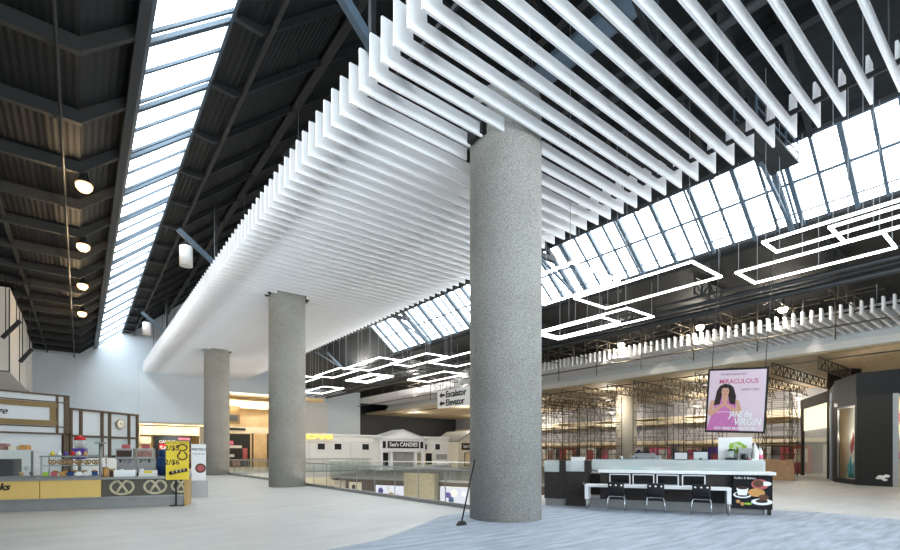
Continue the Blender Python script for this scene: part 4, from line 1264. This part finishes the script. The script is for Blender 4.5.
for i, (x, mt) in enumerate(((3.95, 'red'), (4.02, 'signwhite'))):
    o = rc('paper_cup', x - 0.02, 0.54 if i else 0.53, ZS, ['small red cup beside the tall syrup bottle', 'small white cup beside the red one'][i], 'cup')
    MB().lathe([(0.028, 0), (0.036, 0.09), (0.034, 0.092)], n=14).build('cup', M[mt], o)
# items on the front ledge behind the glass screen
o = rc('cup_stack', 3.05, 0.36, 1.14, 'steel cup dispenser standing behind the glass screen', 'cups')
MB().box(-0.22, 0.22, -0.08, 0.08, 0, 0.08).build('base', M['steel'], o)
MB().lathe([(0.1, 0.08), (0.1, 0.30), (0.09, 0.31)], n=18).build('cylinder', M['steel'], o)
for i, (x, mt, lb) in enumerate(((0.75, 'teal', 'teal bowl behind the glass screen, left of the row of cups'), (1.05, 'teal', 'second teal bowl behind the glass screen, nearer the row of cups'), (0.42, 'panelgrey', 'pale bowl behind the glass screen at its left end'))):
    o = rc('bowl', x, 0.34, 1.14, lb, 'bowl')
    MB().lathe([(0.05, 0), (0.12, 0.06), (0.14, 0.11), (0.125, 0.11), (0.045, 0.02)], n=20).build('bowl', M[mt], o)
for i in range(4):
    o = rc('white_cup', 1.32 + 0.11 * i, 0.32, 1.14, ['first', 'second', 'third', 'last'][i] + ' white cup in the row behind the glass screen, counted from the bowls', 'cup', 0, 'white cups behind the glass screen')
    MB().lathe([(0.03, 0), (0.042, 0.09), (0.038, 0.09), (0.028, 0.01)], n=14).build('cup', M['signwhite'], o)
    MB().tube([(0.04, 0, 0.075), (0.062, 0, 0.065), (0.06, 0, 0.04), (0.037, 0, 0.03)], 0.005, 5).build('handle', M['signwhite'], o)
o = rc('towel_box', -0.75, 0.6, 1.06, 'white box with a dark curl at the left end of the coffee counter', 'box')
MB().box(-0.2, 0.2, -0.1, 0.1, 0, 0.46).build('body', M['signwhite'], o)
MB().tube([(-0.12, -0.11, 0.06), (-0.06, -0.11, 0.13), (0.0, -0.11, 0.1), (0.06, -0.11, 0.13), (0.12, -0.11, 0.06)], 0.012, 6).build('mark', M['black'], o)

# black broom leaning at the nearest column
o = empty('broom', (6.86, 8.4, 0)); tag(o, 'black long-handled broom leaning on the left side of the nearest column', 'broom')
MB().tube([(0, 0, 0.06), (0.54, 0.16, 1.5)], 0.018, 8).build('handle', M['black'], o)
MB().prism([(-0.14, 0.0), (0.14, 0.0), (0.08, 0.1), (-0.06, 0.1)], XZ, -0.04, 0.04).build('head', M['black'], o)

# ------------------------------------------------------------------ black shop at the right
def wallpanel(mb, a, b, z0, z1, t=0.15, off=0.0):
    a = Vector((a[0], a[1], 0)); b = Vector((b[0], b[1], 0)); d = (b - a).normalized(); n = Vector((-d.y, d.x, 0))
    # n points away from the camera side; front face at off
    p = [a + n * off, b + n * off, b + n * (off + t), a + n * (off + t)]
    mb.prism([(v.x, v.y) for v in p], XY, z0, z1)
A_, B_, C_, D_2, E_ = (42.8, 12.1), (37.2, 9.0), (34.0, 8.0), (31.6, 6.5), (31.15, 5.05)
S = empty('black_shop', (0, 0, 0)); tag(S, 'black panelled shop with lit windows at the right edge of the picture', 'shop')
def lerp(a, b, t): return (a[0] + (b[0] - a[0]) * t, a[1] + (b[1] - a[1]) * t)
F_ = (31.6, 2.4)
m = MB(); wallpanel(m, B_, C_, 0, 5.6); m.build('bronze_corner_panel', M['bronze'], S)
m = MB(); wallpanel(m, lerp(A_, B_, 0.0), B_, 4.9, 5.6); wallpanel(m, A_, lerp(A_, B_, 0.08), 0, 4.9); wallpanel(m, lerp(A_, B_, 0.93), B_, 0, 4.9); m.build('side_frame', M['bronze'], S)
m = MB(); wallpanel(m, lerp(A_, B_, 0.08), lerp(A_, B_, 0.93), 0.05, 3.2, 0.03, 0.1); m.build('side_lower_pane', M['frost'], S)
m = MB(); wallpanel(m, lerp(A_, B_, 0.08), lerp(A_, B_, 0.93), 3.3, 4.9, 0.1, 0.1); m.build('side_lightbox', emis('lightbox_warm', (1.0, 0.86, 0.55, 1), 0.8), S)
m = MB(); wallpanel(m, lerp(B_, C_, 0.52), lerp(B_, C_, 0.62), 0, 5.2, 0.1, -0.1); m.build('chrome_strip', M['chrome'], S)
# window face C-D
m = MB(); wallpanel(m, lerp(B_, C_, 0.02), lerp(B_, C_, 0.99), 0, 4.4, 0.03, 0.17); m.build('inner_lining', M['shopwarm'], S)
point((35.0, 7.6, 2.6), 40, (1.0, 0.9, 0.74), 0.1)
m = MB(); wallpanel(m, C_, D_2, 4.15, 5.75); wallpanel(m, C_, lerp(C_, D_2, 0.12), 0, 4.15); wallpanel(m, lerp(C_, D_2, 0.92), D_2, 0, 4.15); wallpanel(m, C_, D_2, 0, 0.25); m.build('window_surround', M['panelblack'], S)
m = MB(); wallpanel(m, lerp(C_, D_2, 0.12), lerp(C_, D_2, 0.16), 0.25, 4.15, 0.06, 0.02); wallpanel(m, lerp(C_, D_2, 0.88), lerp(C_, D_2, 0.92), 0.25, 4.15, 0.06, 0.02); wallpanel(m, lerp(C_, D_2, 0.12), lerp(C_, D_2, 0.92), 4.07, 4.15, 0.06, 0.02); m.build('window_frame', M['steel'], S)
m = MB(); wallpanel(m, lerp(C_, D_2, 0.16), lerp(C_, D_2, 0.88), 0.25, 4.07, 0.02, 0.05); m.build('window_pane', M['glass'], S)
m = MB(); wallpanel(m, lerp(C_, D_2, -0.66), lerp(C_, D_2, 0.97), 0, 4.4, 0.05, 0.62); m.build('back_wall', M['offwhite'], S)
dv = Vector((D_2[0] - C_[0], D_2[1] - C_[1])).normalized(); nv = Vector((-dv.y, dv.x))
def inwin(t, off, z): p = lerp(C_, D_2, t); return (p[0] + nv.x * off, p[1] + nv.y * off, z)
for i, (t, z, mt, r) in enumerate(((0.35, 0.3, 'teal', 0.16), (0.55, 0.3, 'teal', 0.18), (0.72, 0.3, 'goods', 0.16), (0.45, 1.6, 'berry', 0.13), (0.62, 2.0, 'berry', 0.14), (0.5, 0.9, 'offwhite', 0.13))):
    p = inwin(t, 0.42, 0)
    MB().lathe([(r * 0.7, z), (r, z + 0.35), (r * 0.8, z + 0.7), (r * 0.25, z + 0.95), (r * 0.2, z + 1.15)], (p[0], p[1], 0), n=14).build('display_figure', M[mt], S)
p = inwin(0.5, 0.36, 3.9); point(p, 14, (1.0, 0.9, 0.74), 0.08); p = inwin(0.3, 0.3, 2.6); point(p, 8, (1.0, 0.9, 0.74), 0.08); p = inwin(0.75, 0.3, 2.6); point(p, 8, (1.0, 0.9, 0.74), 0.08)
# logo lettering above the window
p = lerp(C_, D_2, 0.1); t_ = text('lettering', 'pandora' if False else 'studio' if False else 'lulu', 0.3, M['signwhite'], S, (p[0] - nv.x * 0.02, p[1] - nv.y * 0.02, 4.35), bold=0.01)
t_.rotation_euler = (PI / 2, 0, math.atan2(dv.y, dv.x))
# plain face D-E with small white emblem
m = MB(); wallpanel(m, D_2, E_, 0.0, 4.55); m.build('plain_panel', M['panelblackmatte'], S)
m = MB(); wallpanel(m, D_2, F_, 4.55, 5.75, 0.3, -0.12); m.build('fascia', M['panelblack'], S)
de = Vector((E_[0] - D_2[0], E_[1] - D_2[1])).normalized(); ne = Vector((-de.y, de.x))
m = MB()
for (u, z, r, s_) in ((1.05, 0.45, 0.15, 1.2), (1.28, 0.52, 0.11, 1.2), (0.92, 0.40, 0.08, 1.3), (1.2, 0.33, 0.08, 1.4)):
    base = len(m.v)
    pts_ = disc(r, 12, u, z, s_, 0.7)
    for (uu, zz) in pts_:
        m.v.append((D_2[0] + de.x * uu - ne.x * 0.012, D_2[1] + de.y * uu - ne.y * 0.012, zz))
    m._face([base + i for i in range(12)])
m.build('emblem', M['signwhite'], S)
m = MB(); wallpanel(m, E_, lerp(E_, F_, 0.08), 0, 4.55); m.build('door_jamb', M['steel'], S)
m = MB(); wallpanel(m, lerp(E_, F_, 0.08), F_, 0, 4.55, 0.02, 0.05); m.build('door_pane', M['glass'], S)
m = MB(); m.box(32.6, 36.0, 2.5, 5.2, 0, 4.5); m.build('shop_interior', M['shopwarm'], S)
for i in range(4):
    MB().box(32.2, 32.6, 2.6, 5.0, 0.4 + 0.95 * i, 0.75 + 0.95 * i).build('shelf', M[['shopwarm', 'pink', 'offwhite', 'berry'][i]], S)
point((31.75, 4.3, 3.4), 70, (1.0, 0.85, 0.65), 0.1)


# ------------------------------------------------------------------ pretzel counter at the left
LO = Vector((-1.77, 18.1, 0)); LZ = math.atan2(-1.1, 4.2); L2 = Matrix.Rotation(LZ, 4, 'Z')
P = empty('pretzel_counter', LO, LZ); tag(P, 'long yellow fronted snack counter with pretzel panels at the left edge', 'counter')
MB().box(-4.5, 4.55, 0.08, 1.1, 0, 0.30).build('kickboard', M['kick'], P)
MB().box(-4.5, 4.6, 0.02, 1.15, 0.30, 0.35).box(-4.5, 4.62, -0.05, 1.2, 0.86, 0.93).build('worktop', M['steel'], P)
MB().box(-4.5, 0.88, 0.0, 1.1, 0.35, 0.86).build('yellow_panel', M['yellow'], P)
MB().box(0.9, 2.34, 0.0, 1.1, 0.35, 0.86).build('yellow_panel', M['yellow'], P)
pz = MB().box(2.36, 4.5, 0.0, 1.1, 0.35, 0.86).build('pretzel_panel', M['pretzelpanel'], P)
MB().box(4.5, 4.6, 0.0, 1.15, 0.0, 0.86).build('end_panel', M['plank'], P)
def pretzel_pts(cx, cz, s, y):
    pts_ = []
    for i in range(41):
        t = i / 40.0
        a = -0.75 * PI + t * 3.5 * PI if False else 0
        # pretzel outline: two loops that cross at the top middle
        th = 2 * PI * t
        pts_.append((cx + s * (1.1 * math.sin(th) + 0.0), y, cz))
    return pts_
def pretzel(mb, cx, cz, s, y, r=0.045):
    # outer heart arc
    arc = []
    for i in range(25):
        a = math.radians(-235 + 290 * i / 24.0)
        arc.append((cx + s * 1.15 * math.cos(a), y, cz + s * 0.85 * math.sin(a) + 0.05 * s))
    # arms crossing from the arc ends down to the lower rim
    e0, e1 = arc[0], arc[-1]
    mb.tube([e1, (cx + s * 0.35, y, cz + s * 0.75), (cx, y, cz + s * 0.35), (cx - s * 0.30, y, cz - s * 0.15), (cx - s * 0.55, y, cz - s * 0.62)], r, 8)
    mb.tube([e0, (cx - s * 0.35, y, cz + s * 0.75), (cx, y, cz + s * 0.35), (cx + s * 0.30, y, cz - s * 0.15), (cx + s * 0.55, y, cz - s * 0.62)], r, 8)
    mb.tube(arc, r, 8)
for i, x in enumerate((2.86, 3.72, 4.42)):
    m = MB(); pretzel(m, x, 0.61, 0.25 if i < 2 else 0.22, -0.005, 0.035); 
    for v in range(len(m.v)):
        m.v[v] = (min(m.v[v][0], 4.5), max(m.v[v][1], -0.02), m.v[v][2])
    m.build('pretzel_relief', M['pretzel'], pz)
text('lettering', 'Snacks', 0.26, M['black'], P, (0.22, -0.004, 0.70), 0.002, bold=0.01, shear=0.3, align='RIGHT')
def lc(name, x, y, z, label, cat, rz=0.0, group=None):
    p = LO + L2 @ Vector((x, y, 0)); o = empty(name, (p.x, p.y, z), LZ + rz); tag(o, label, cat, group); return o
ZC = 0.93
# dark glass display at far left
o = lc('display_case', -0.35, 0.55, ZC, 'glass topped display case at the left picture edge', 'display case')
MB().box(-1.4, 1.05, -0.35, 0.35, 0, 0.06).build('base', M['steel'], o)
MB().box(-1.4, 0.55, -0.3, 0.3, 0.06, 0.55).build('inner_box', M['windowdark'], o)
MB().box(-1.4, 1.05, -0.36, -0.345, 0.06, 0.78).build('front_glass', M['glass'], o)
MB().box(-1.4, 1.05, -0.36, 0.36, 0.78, 0.81).build('top_shelf', M['glass'], o)
for x in (0.98, -0.2):
    MB().box(x, x + 0.05, -0.36, -0.31, 0.06, 0.78).build('post', M['steel'], o)
for i in range(5):
    MB().box(-0.3 + 0.24 * i, -0.12 + 0.24 * i, -0.2, 0.1, 0.81, 0.91 + 0.04 * (i % 3)).build('snack_box', M[['bread', 'offwhite', 'goods', 'cream', 'bread'][i]], o)
m = MB(); m.flat([(-0.1, 0.2), (0.14, 0.12), (0.14, 0.42), (0.0, 0.36)], -0.305); m.build('emblem', M['goods'], o)
for i in range(3):
    MB().lathe([(0.04, 0), (0.055, 0.1), (0.02, 0.12)], (0.68 + 0.12 * i, -0.1, 0.06 + 0.16 * (i % 2)), n=12).build('jar', M[['bread', 'offwhite', 'goods'][i]], o)
# heated pretzel case
o = lc('heated_case', 1.55, 0.5, ZC, 'glass heated snack case with small price cards on the yellow counter', 'display case')
MB().box(-0.7, 0.75, -0.32, 0.32, 0, 0.05).build('base', M['steel'], o)
for x in (-0.7, 0.72):
    for y in (-0.32, 0.29):
        MB().box(x, x + 0.03, y, y + 0.03, 0.05, 0.60).build('post', M['chrome'], o)
MB().box(-0.72, 0.77, -0.34, 0.34, 0.60, 0.64).build('lid', M['steel'], o)
MB().box(-0.66, 0.71, -0.3, 0.3, 0.34, 0.36).build('middle_shelf', M['chrome'], o)
MB().box(-0.67, 0.72, -0.322, -0.312, 0.22, 0.60).build('front_glass', M['glass'], o)
for i in range(7):
    cm = ['green', 'berry', 'bread', 'blue', 'signwhite', 'offwhite', 'blue'][i]
    c = MB().box(-0.64 + 0.195 * i, -0.50 + 0.195 * i, -0.36, -0.33, 0.05, 0.17).build('price_card', M[cm], o)
for i in range(6):
    m = MB(); pretzel(m, -0.5 + 0.21 * i, 0.45, 0.075, -0.05, 0.02); m.build('pretzel', M['bread'], o)
for i in range(5):
    MB().lathe([(0.001, 0.05), (0.08, 0.06), (0.09, 0.1), (0.05, 0.14), (0.001, 0.15)], (-0.45 + 0.24 * i, 0.0, 0.06), n=12).build('bun', M['bread'], o)
# gumball machine on a shelf behind the case
o = lc('gumball_machine', 1.42, 1.55, 0.0, 'red topped gumball machine standing behind the heated case', 'gumball machine')
MB().lathe([(0.25, 0), (0.25, 0.04), (0.06, 0.08), (0.05, 1.42), (0.12, 1.46)], n=20).build('stand', M['steel'], o)
MB().box(-0.17, 0.17, -0.14, 0.14, 1.46, 1.80).build('body', M['purple'], o, 0.01)
MB().lathe([(0.001, 0), (0.07, 0.0), (0.08, 0.02), (0.001, 0.03)], n=14).build('coin_plate', M['signwhite'], o).matrix_local = Matrix.Translation((0, -0.14, 1.62)) @ Matrix.Rotation(PI / 2, 4, 'X')
MB().lathe([(0.10, 1.80), (0.16, 1.88), (0.175, 1.97), (0.15, 2.06), (0.1, 2.10)], n=20).build('globe', M['frost'], o)
MB().lathe([(0.16, 2.06), (0.15, 2.14), (0.06, 2.18), (0.02, 2.22)], n=20).build('lid', M['red'], o)
m = MB()
for i in range(40):
    a = i * 2.4; r = 0.02 + 0.11 * ((i * 37) % 10) / 10.0; z = 1.83 + 0.02 * (i % 8)
    m.mat(i % 3).lathe([(0.001, -0.02), (0.02, 0), (0.001, 0.02)], (r * math.cos(a), r * math.sin(a), z), n=6)
g = m.build('gumballs', [M['red'], M['yellowsign'], M['teal']], o); g['kind'] = 'stuff'
for i in range(6):
    c = lc('candy_bag', 1.0 + 0.16 * i, 0.62 if i != 3 else 0.64, ZC + 0.64, ['yellow', 'white', 'purple', 'red', 'pale', 'tan'][i] + ' candy bag lying on top of the heated case', 'bag', 0, 'candy bags on the case')
    MB().lathe([(0.001, 0), (0.06, 0.01), (0.07, 0.05), (0.03, 0.10), (0.04, 0.13)], n=10).build('pouch', M[['yellowsign', 'signwhite', 'purple', 'red', 'cream', 'bread'][i]], c)
# slush machines
for i, x in enumerate((2.80, 3.34)):
    o = lc('drink_machine', x, 0.78, ZC, ['steel drink machine on the counter nearer the heated case', 'steel drink machine on the counter beside the blue barrel'][i], 'drink machine', 0, 'steel drink machines')
    MB().box(-0.23, 0.23, -0.18, 0.28, 0.0, 0.10).build('drip_base', M['black'], o)
    MB().box(-0.25, 0.25, 0.08, 0.28, 0.10, 0.55).build('back', M['steel'], o)
    MB().box(-0.23, 0.23, -0.18, 0.28, 0.52, 0.86).build('head', M['steel'], o, 0.01)
    MB().box(-0.2, 0.2, -0.186, -0.18, 0.60, 0.80).build('front_label', M['goods' if i else 'darkbrown'], o)
    for s_ in (-0.12, 0.12):
        MB().tube([(s_, -0.12, 0.53), (s_, -0.12, 0.42)], 0.025, 10).build('tap', M['black'], o)
        MB().tube([(s_, -0.14, 0.52), (s_, -0.21, 0.46)], 0.012, 6).build('tap_lever', M['chrome'], o)
    MB().lathe([(0.05, 0.1), (0.065, 0.22)], (-0.1, -0.08, 0), n=14).build('cup', M['signwhite'], o)
    MB().box(-0.1, 0.1, 0.0, 0.1, 0.86, 0.99).build('top_card', M['berry'], o)
o = lc('white_carton', 2.9, 0.22, ZC, 'plain white carton lying at the counter edge before the drink machines', 'box')
MB().box(-0.27, 0.27, -0.14, 0.14, 0.0, 0.20).build('body', M['signwhite'], o, 0.006)
MB().box(-0.27, 0.27, -0.005, 0.005, 0.198, 0.203).build('tape', M['panelgrey'], o)
o = lc('card_holder', 3.5, 0.2, ZC, 'small leaflet holder beside the white carton', 'holder')
MB().box(-0.24, 0.24, -0.08, 0.08, 0, 0.1).box(-0.24, 0.24, 0.04, 0.08, 0.1, 0.18).build('tray', M['offwhite'], o)
MB().box(-0.1, 0.12, -0.07, -0.05, 0.1, 0.17).build('cards', M['yellowsign'], o)
for i, (x, z, mt, lb) in enumerate(((2.36, 0.3, 'bread', 'tan snack jar right of the heated case'), (2.52, 0.24, 'brown', 'brown snack jar right of the tan one'))):
    o = lc('snack_jar', x, 0.42, ZC, lb, 'jar')
    MB().lathe([(0.07, 0), (0.075, 0.02), (0.075, z - 0.06)], n=16).build('contents', M[mt], o)
    MB().lathe([(0.078, z - 0.06), (0.078, z)], n=16).build('lid', M['plank'], o)
o = lc('blue_barrel', 3.88, 0.9, ZC, 'blue plastic barrel on the counter behind the yellow pretzel sign', 'barrel')
MB().lathe([(0.2, 0), (0.25, 0.05), (0.26, 0.3), (0.25, 0.56), (0.18, 0.62)], n=24).build('body', M['blue'], o)
MB().lathe([(0.19, 0.62), (0.2, 0.66), (0.2, 0.80), (0.16, 0.84)], n=24).build('lid', M['blue'], o)
MB().lathe([(0.265, 0.28), (0.275, 0.30), (0.265, 0.32)], n=24).build('hoop', M['blue'], o)
# yellow pretzel sign
o = lc('pretzel_sign', 4.32, -0.10, 0.0, 'yellow pretzel price sign standing at the right end of the snack counter', 'sign')
MB().box(-0.30, 0.33, -0.02, 0.02, 0.82, 2.02).build('board', M['yellowsign'], o)
MB().box(-0.05, 0.0, -0.02, 0.02, 0.0, 0.82).build('post', M['black'], o)
MB().box(-0.2, 0.2, -0.04, 0.06, 0.0, 0.03).build('foot', M['black'], o)
text('lettering', '2/$5', 0.22, M['darkbrown'], o, (-0.13, -0.022, 1.80), 0.001, bold=0.004)
text('lettering', '2/$6', 0.22, M['darkbrown'], o, (-0.13, -0.022, 1.36), 0.001, bold=0.004)
text('lettering', 'PRETZEL SPECIAL', 0.085, M['darkbrown'], o, (0.0, -0.022, 1.97), 0.001)
m = MB(); m.tube([(0.02 + 0.0, -0.03, 1.9)] + [(0.16 + 0.12 * math.cos(a), -0.03, 1.82 + 0.10 * math.sin(a)) for a in [math.radians(d_) for d_ in range(180, -150, -30)]] + [(0.06, -0.03, 1.62)] + [(0.15 + 0.13 * math.cos(a), -0.03, 1.56 + 0.12 * math.sin(a)) for a in [math.radians(d_) for d_ in range(160, 460, 30)]], 0.022, 7)
m.build('pretzel_print', M['brown'], o)
m = MB().tube([(-0.2, -0.03, 1.02), (0.0, -0.03, 1.07), (0.28, -0.03, 1.13)], 0.055, 8)
m.build('stick_print', M['darkbrown'], o)
m = MB()
for i in range(4):
    m.box(-0.12 + 0.1 * i, -0.08 + 0.1 * i, -0.09, -0.03, 1.03 + 0.023 * i, 1.10 + 0.023 * i)
m.build('salt_print', M['pretzel'], o)
# white standing sign behind
o = empty('standing_sign', (3.52, 19.9, 0), LZ); tag(o, 'white standing pretzel sign behind the right end of the snack counter', 'sign')
MB().box(-0.24, 0.24, -0.02, 0.02, 0.62, 1.98).build('board', M['signwhite'], o)
MB().box(-0.30, 0.30, -0.1, 0.1, 0.0, 0.62).build('base', M['steel'], o)
text('lettering', 'PRETZELS', 0.11, M['black'], o, (0, -0.022, 1.78), 0.001, bold=0.003)
text('lettering', 'fresh & hot', 0.09, M['black'], o, (0, -0.022, 1.62), 0.001)
m = MB(); m.flat(disc(0.18, 20, 0.06, 1.08), -0.022); m.mat(1).flat(disc(0.12, 18, 0.06, 1.08), -0.024); m.build('print_shapes', [M['brown'], M['berry']], o)

# ------------------------------------------------------------------ kiosk screens behind the counter
def screen(a, b, name, label, cat):
    a = Vector((a[0], a[1], 0)); b = Vector((b[0], b[1], 0)); d = b - a
    o = empty(name, a, math.atan2(d.y, d.x)); tag(o, label, cat); return o, d.length
o, L = screen((-2.13, 22.0), (-0.32, 22.9), 'shop_fascia', 'brown and gold framed shop fascia with script lettering at the left edge', 'sign fascia')
z0, z1 = 2.33, 3.80
MB().box(-3.2, L, 0.02, 0.3, z0, z1).build('backing', M['panelgrey'], o)
fr = MB(); t = 0.06
fr.box(-3.2, L, -0.03, 0.02, z1 - t, z1).box(-3.2, L, -0.03, 0.02, z0, z0 + t).box(L - 0.17, L, -0.03, 0.02, z0, z1)
fr.box(L - 0.42, L - 0.35, -0.03, 0.02, z0, z1).box(-3.2, L, -0.025, 0.02, z0 + 0.26, z0 + 0.30).box(-3.2, L, -0.025, 0.02, z1 - 0.30, z1 - 0.26)
fr.build('frame', M['brownframe'], o)
MB().box(-3.2, L - 0.42, -0.045, 0.0, z0 + 0.32, z0 + 0.5).box(-3.2, L - 0.42, -0.045, 0.0, z1 - 0.5, z1 - 0.32).box(L - 0.62, L - 0.44, -0.045, 0.0, z0 + 0.5, z1 - 0.5).build('gold_moulding', M['gold'], o)
MB().box(-3.2, L - 0.62, -0.01, 0.02, z0 + 0.5, z1 - 0.5).build('name_panel', M['panelgrey'], o)
text('lettering', 'Fudge', 0.32, M['black'], o, (0.17, -0.015, (z0 + z1) / 2 + 0.02), 0.002, bold=0.006, shear=0.45, align='RIGHT')
MB().box(-3.2, L - 0.2, 0.1, 0.28, 0.0, z0).build('lower_panel', M['panelgrey'], o)
MB().box(L - 0.17, L, 0.02, 0.3, 0.0, z0).build('end_post', M['brownframe'], o)
for z in (1.2, 1.75):
    MB().box(-3.2, L - 0.2, 0.09, 0.1, z, z + 0.02).build('panel_joint', M['wallgrey'], o)
o, L = screen((-0.30, 22.95), (2.05, 25.2), 'framed_screen', 'brown framed pale screen with a round clock behind the drink machines', 'screen')
z1 = 3.36; z0 = 2.30
MB().box(0, L, 0.05, 0.25, 0.0, z1).build('backing', M['panelgrey'], o)
MB().box(0, L, 0.0, 0.05, 0, 1.45).build('dado', M['offwhite'], o)
fr = MB()
fr.box(0, L, -0.02, 0.05, z1 - 0.08, z1).box(0, L, -0.02, 0.05, z0 - 0.04, z0 + 0.04)
for x in (0.0, 0.42, 1.36, 1.72, 2.70, L - 0.1):
    fr.box(x, x + 0.1, -0.02, 0.05, 1.45 if x > 0.1 else 0.0, z1)
fr.build('frame', M['brownframe'], o)
m = MB()
for a, b in ((0.52, 1.36), (1.82, 2.70)):
    m.box(a, b, 0.02, 0.05, 1.5, z0 - 0.04)
m.build('window', M['frost'], o)
for a, b in ((0.52, 1.36), (1.82, 2.70)):
    MB().box(a, b, -0.01, 0.03, 1.45, 1.56).build('sill_strip', M['black'], o)
# clock
p = Vector((-0.30, 22.95, 0)) + (Vector((2.35, 2.25, 0)).normalized()) * 2.25
k = empty('wall_clock', (p.x + 0.02, p.y - 0.04, 2.86), math.atan2(2.25, 2.35)); tag(k, 'round cream wall clock on the brown framed screen', 'clock')
d = MB().lathe([(0.001, 0), (0.21, 0.0), (0.21, 0.03), (0.19, 0.035)], n=32).build('rim', M['gold'], k); d.rotation_euler = (PI / 2, 0, 0)
d = MB().lathe([(0.001, 0.0352), (0.185, 0.0352), (0.185, 0.037), (0.001, 0.0375)], n=32).build('face', M['cream'], k); d.rotation_euler = (PI / 2, 0, 0)
MB().bar((0, -0.042, 0), (0.08, -0.042, 0.04), 0.012).bar((0, -0.042, 0), (-0.03, -0.042, 0.12), 0.01).build('hands', M['black'], k)
# steel T stand between
o = lc('paper_stand', 1.95, 1.65, 0.0, 'slim steel stand with a flat top behind the heated case', 'stand')
MB().tube([(0, 0, 0.02), (0, 0, 1.95)], 0.05, 10).build('post', M['steel'], o)
MB().box(-0.15, 0.15, -0.1, 0.1, 1.95, 2.0).build('top', M['steel'], o)
MB().lathe([(0.2, 0), (0.2, 0.02), (0.05, 0.04)], n=20).build('foot', M['steel'], o)

# ------------------------------------------------------------------ white stepped bulkhead at far left
for i, (x1, y0, zb) in enumerate(((-2.9, 33.0, 5.75), (-2.9, 37.8, 5.88), (-2.95, 44.5, 6.3))):
    # right edges seen at px 10, 20, 27
    o = empty('bulkhead', (0, y0, 0)); tag(o, ['front white bulkhead block at the upper left, outlined in black', 'second white bulkhead block just behind the front one', 'rear white bulkhead block of the stepped three'][i], 'bulkhead', 'white stepped bulkhead')
    u = ((10, 20, 27)[i] - 450) / FPX
    fx = math.sin(YAW) + math.cos(YAW) * u; fy = math.cos(YAW) - math.sin(YAW) * u
    t = y0 / fy; x1 = fx * t
    zb = HCAM + (453 - (372, 382, 388)[i]) / FPX * t
    MB().box(x1 - 7, x1, 0, 4.6, zb, 10.09).build('block', M['offwhite'], o)
    m = MB(); w = 0.05
    m.box(x1 - w, x1, -0.01, 0, zb, 10.05).box(x1 - 5, x1, -0.01, 0, zb, zb + w)
    m.build('outline', M['black'], o)
# black roof braces hanging at the left
for i, (a, b) in enumerate((((2, 338), (20, 321)), ((20, 362), (32, 349)))):
    ya = 30.0
    def wp(px, py, Y):
        u = (px - 450) / FPX
        fx = math.sin(YAW) + math.cos(YAW) * u; fy = math.cos(YAW) - math.sin(YAW) * u
        t = Y / fy
        return (fx * t, Y, HCAM + (453 - py) / FPX * t)
    p0 = wp(a[0], a[1], ya); p1 = wp(b[0], b[1], ya)
    o = empty('track_light', p0); tag(o, ['upper black slanted light bar hanging before the white bulkhead', 'lower black slanted light bar hanging before the white bulkhead'][i], 'lamp')
    MB().bar((0, 0, 0), tuple(Vector(p1) - Vector(p0)), 0.16).build('bar', M['black'], o)
    q = Vector(p1) - Vector(p0)
    for s_ in (0.2, 0.8):
        MB().tube([tuple(q * s_), (q.x * s_, q.y * s_, 10.1 - p0[2])], 0.02, 6).build('hanger', M['black'], o)

# ------------------------------------------------------------------ light
wd = bpy.data.worlds.new('sky'); SC.world = wd; wd.use_nodes = True
bg = wd.node_tree.nodes['Background']
bg.inputs['Color'].default_value = (0.86, 0.94, 1.0, 1)
bg.inputs['Strength'].default_value = 5.0
# daylight portals on the glazing
an = math.atan(SL)
area((2.15, 20, lz(2.15) + 0.5), 2.6, 68, 1, (1, 1, 1), (0, -an, 0), True)
area((18.05, 9, rz_(18.05) + 0.5), 2.9, 46, 1, (1, 1, 1), (0, an, 0), True)
area((8, YN - 0.5, 4.3), 24, 8.6, 1, (1, 1, 1), (-PI / 2, 0, PI), True)

SC.view_settings.view_transform = 'Standard'
SC.view_settings.look = 'None'
SC.view_settings.exposure = 1.02
SC.view_settings.gamma = 1.0
SC.view_settings.use_curve_mapping = False
SC.cycles.max_bounces = 10
SC.cycles.diffuse_bounces = 6
SC.cycles.transparent_max_bounces = 16
SC.cycles.use_denoising = True
SC.cycles.caustics_reflective = False
SC.cycles.caustics_refractive = False
SC.cycles.sample_clamp_indirect = 6.0
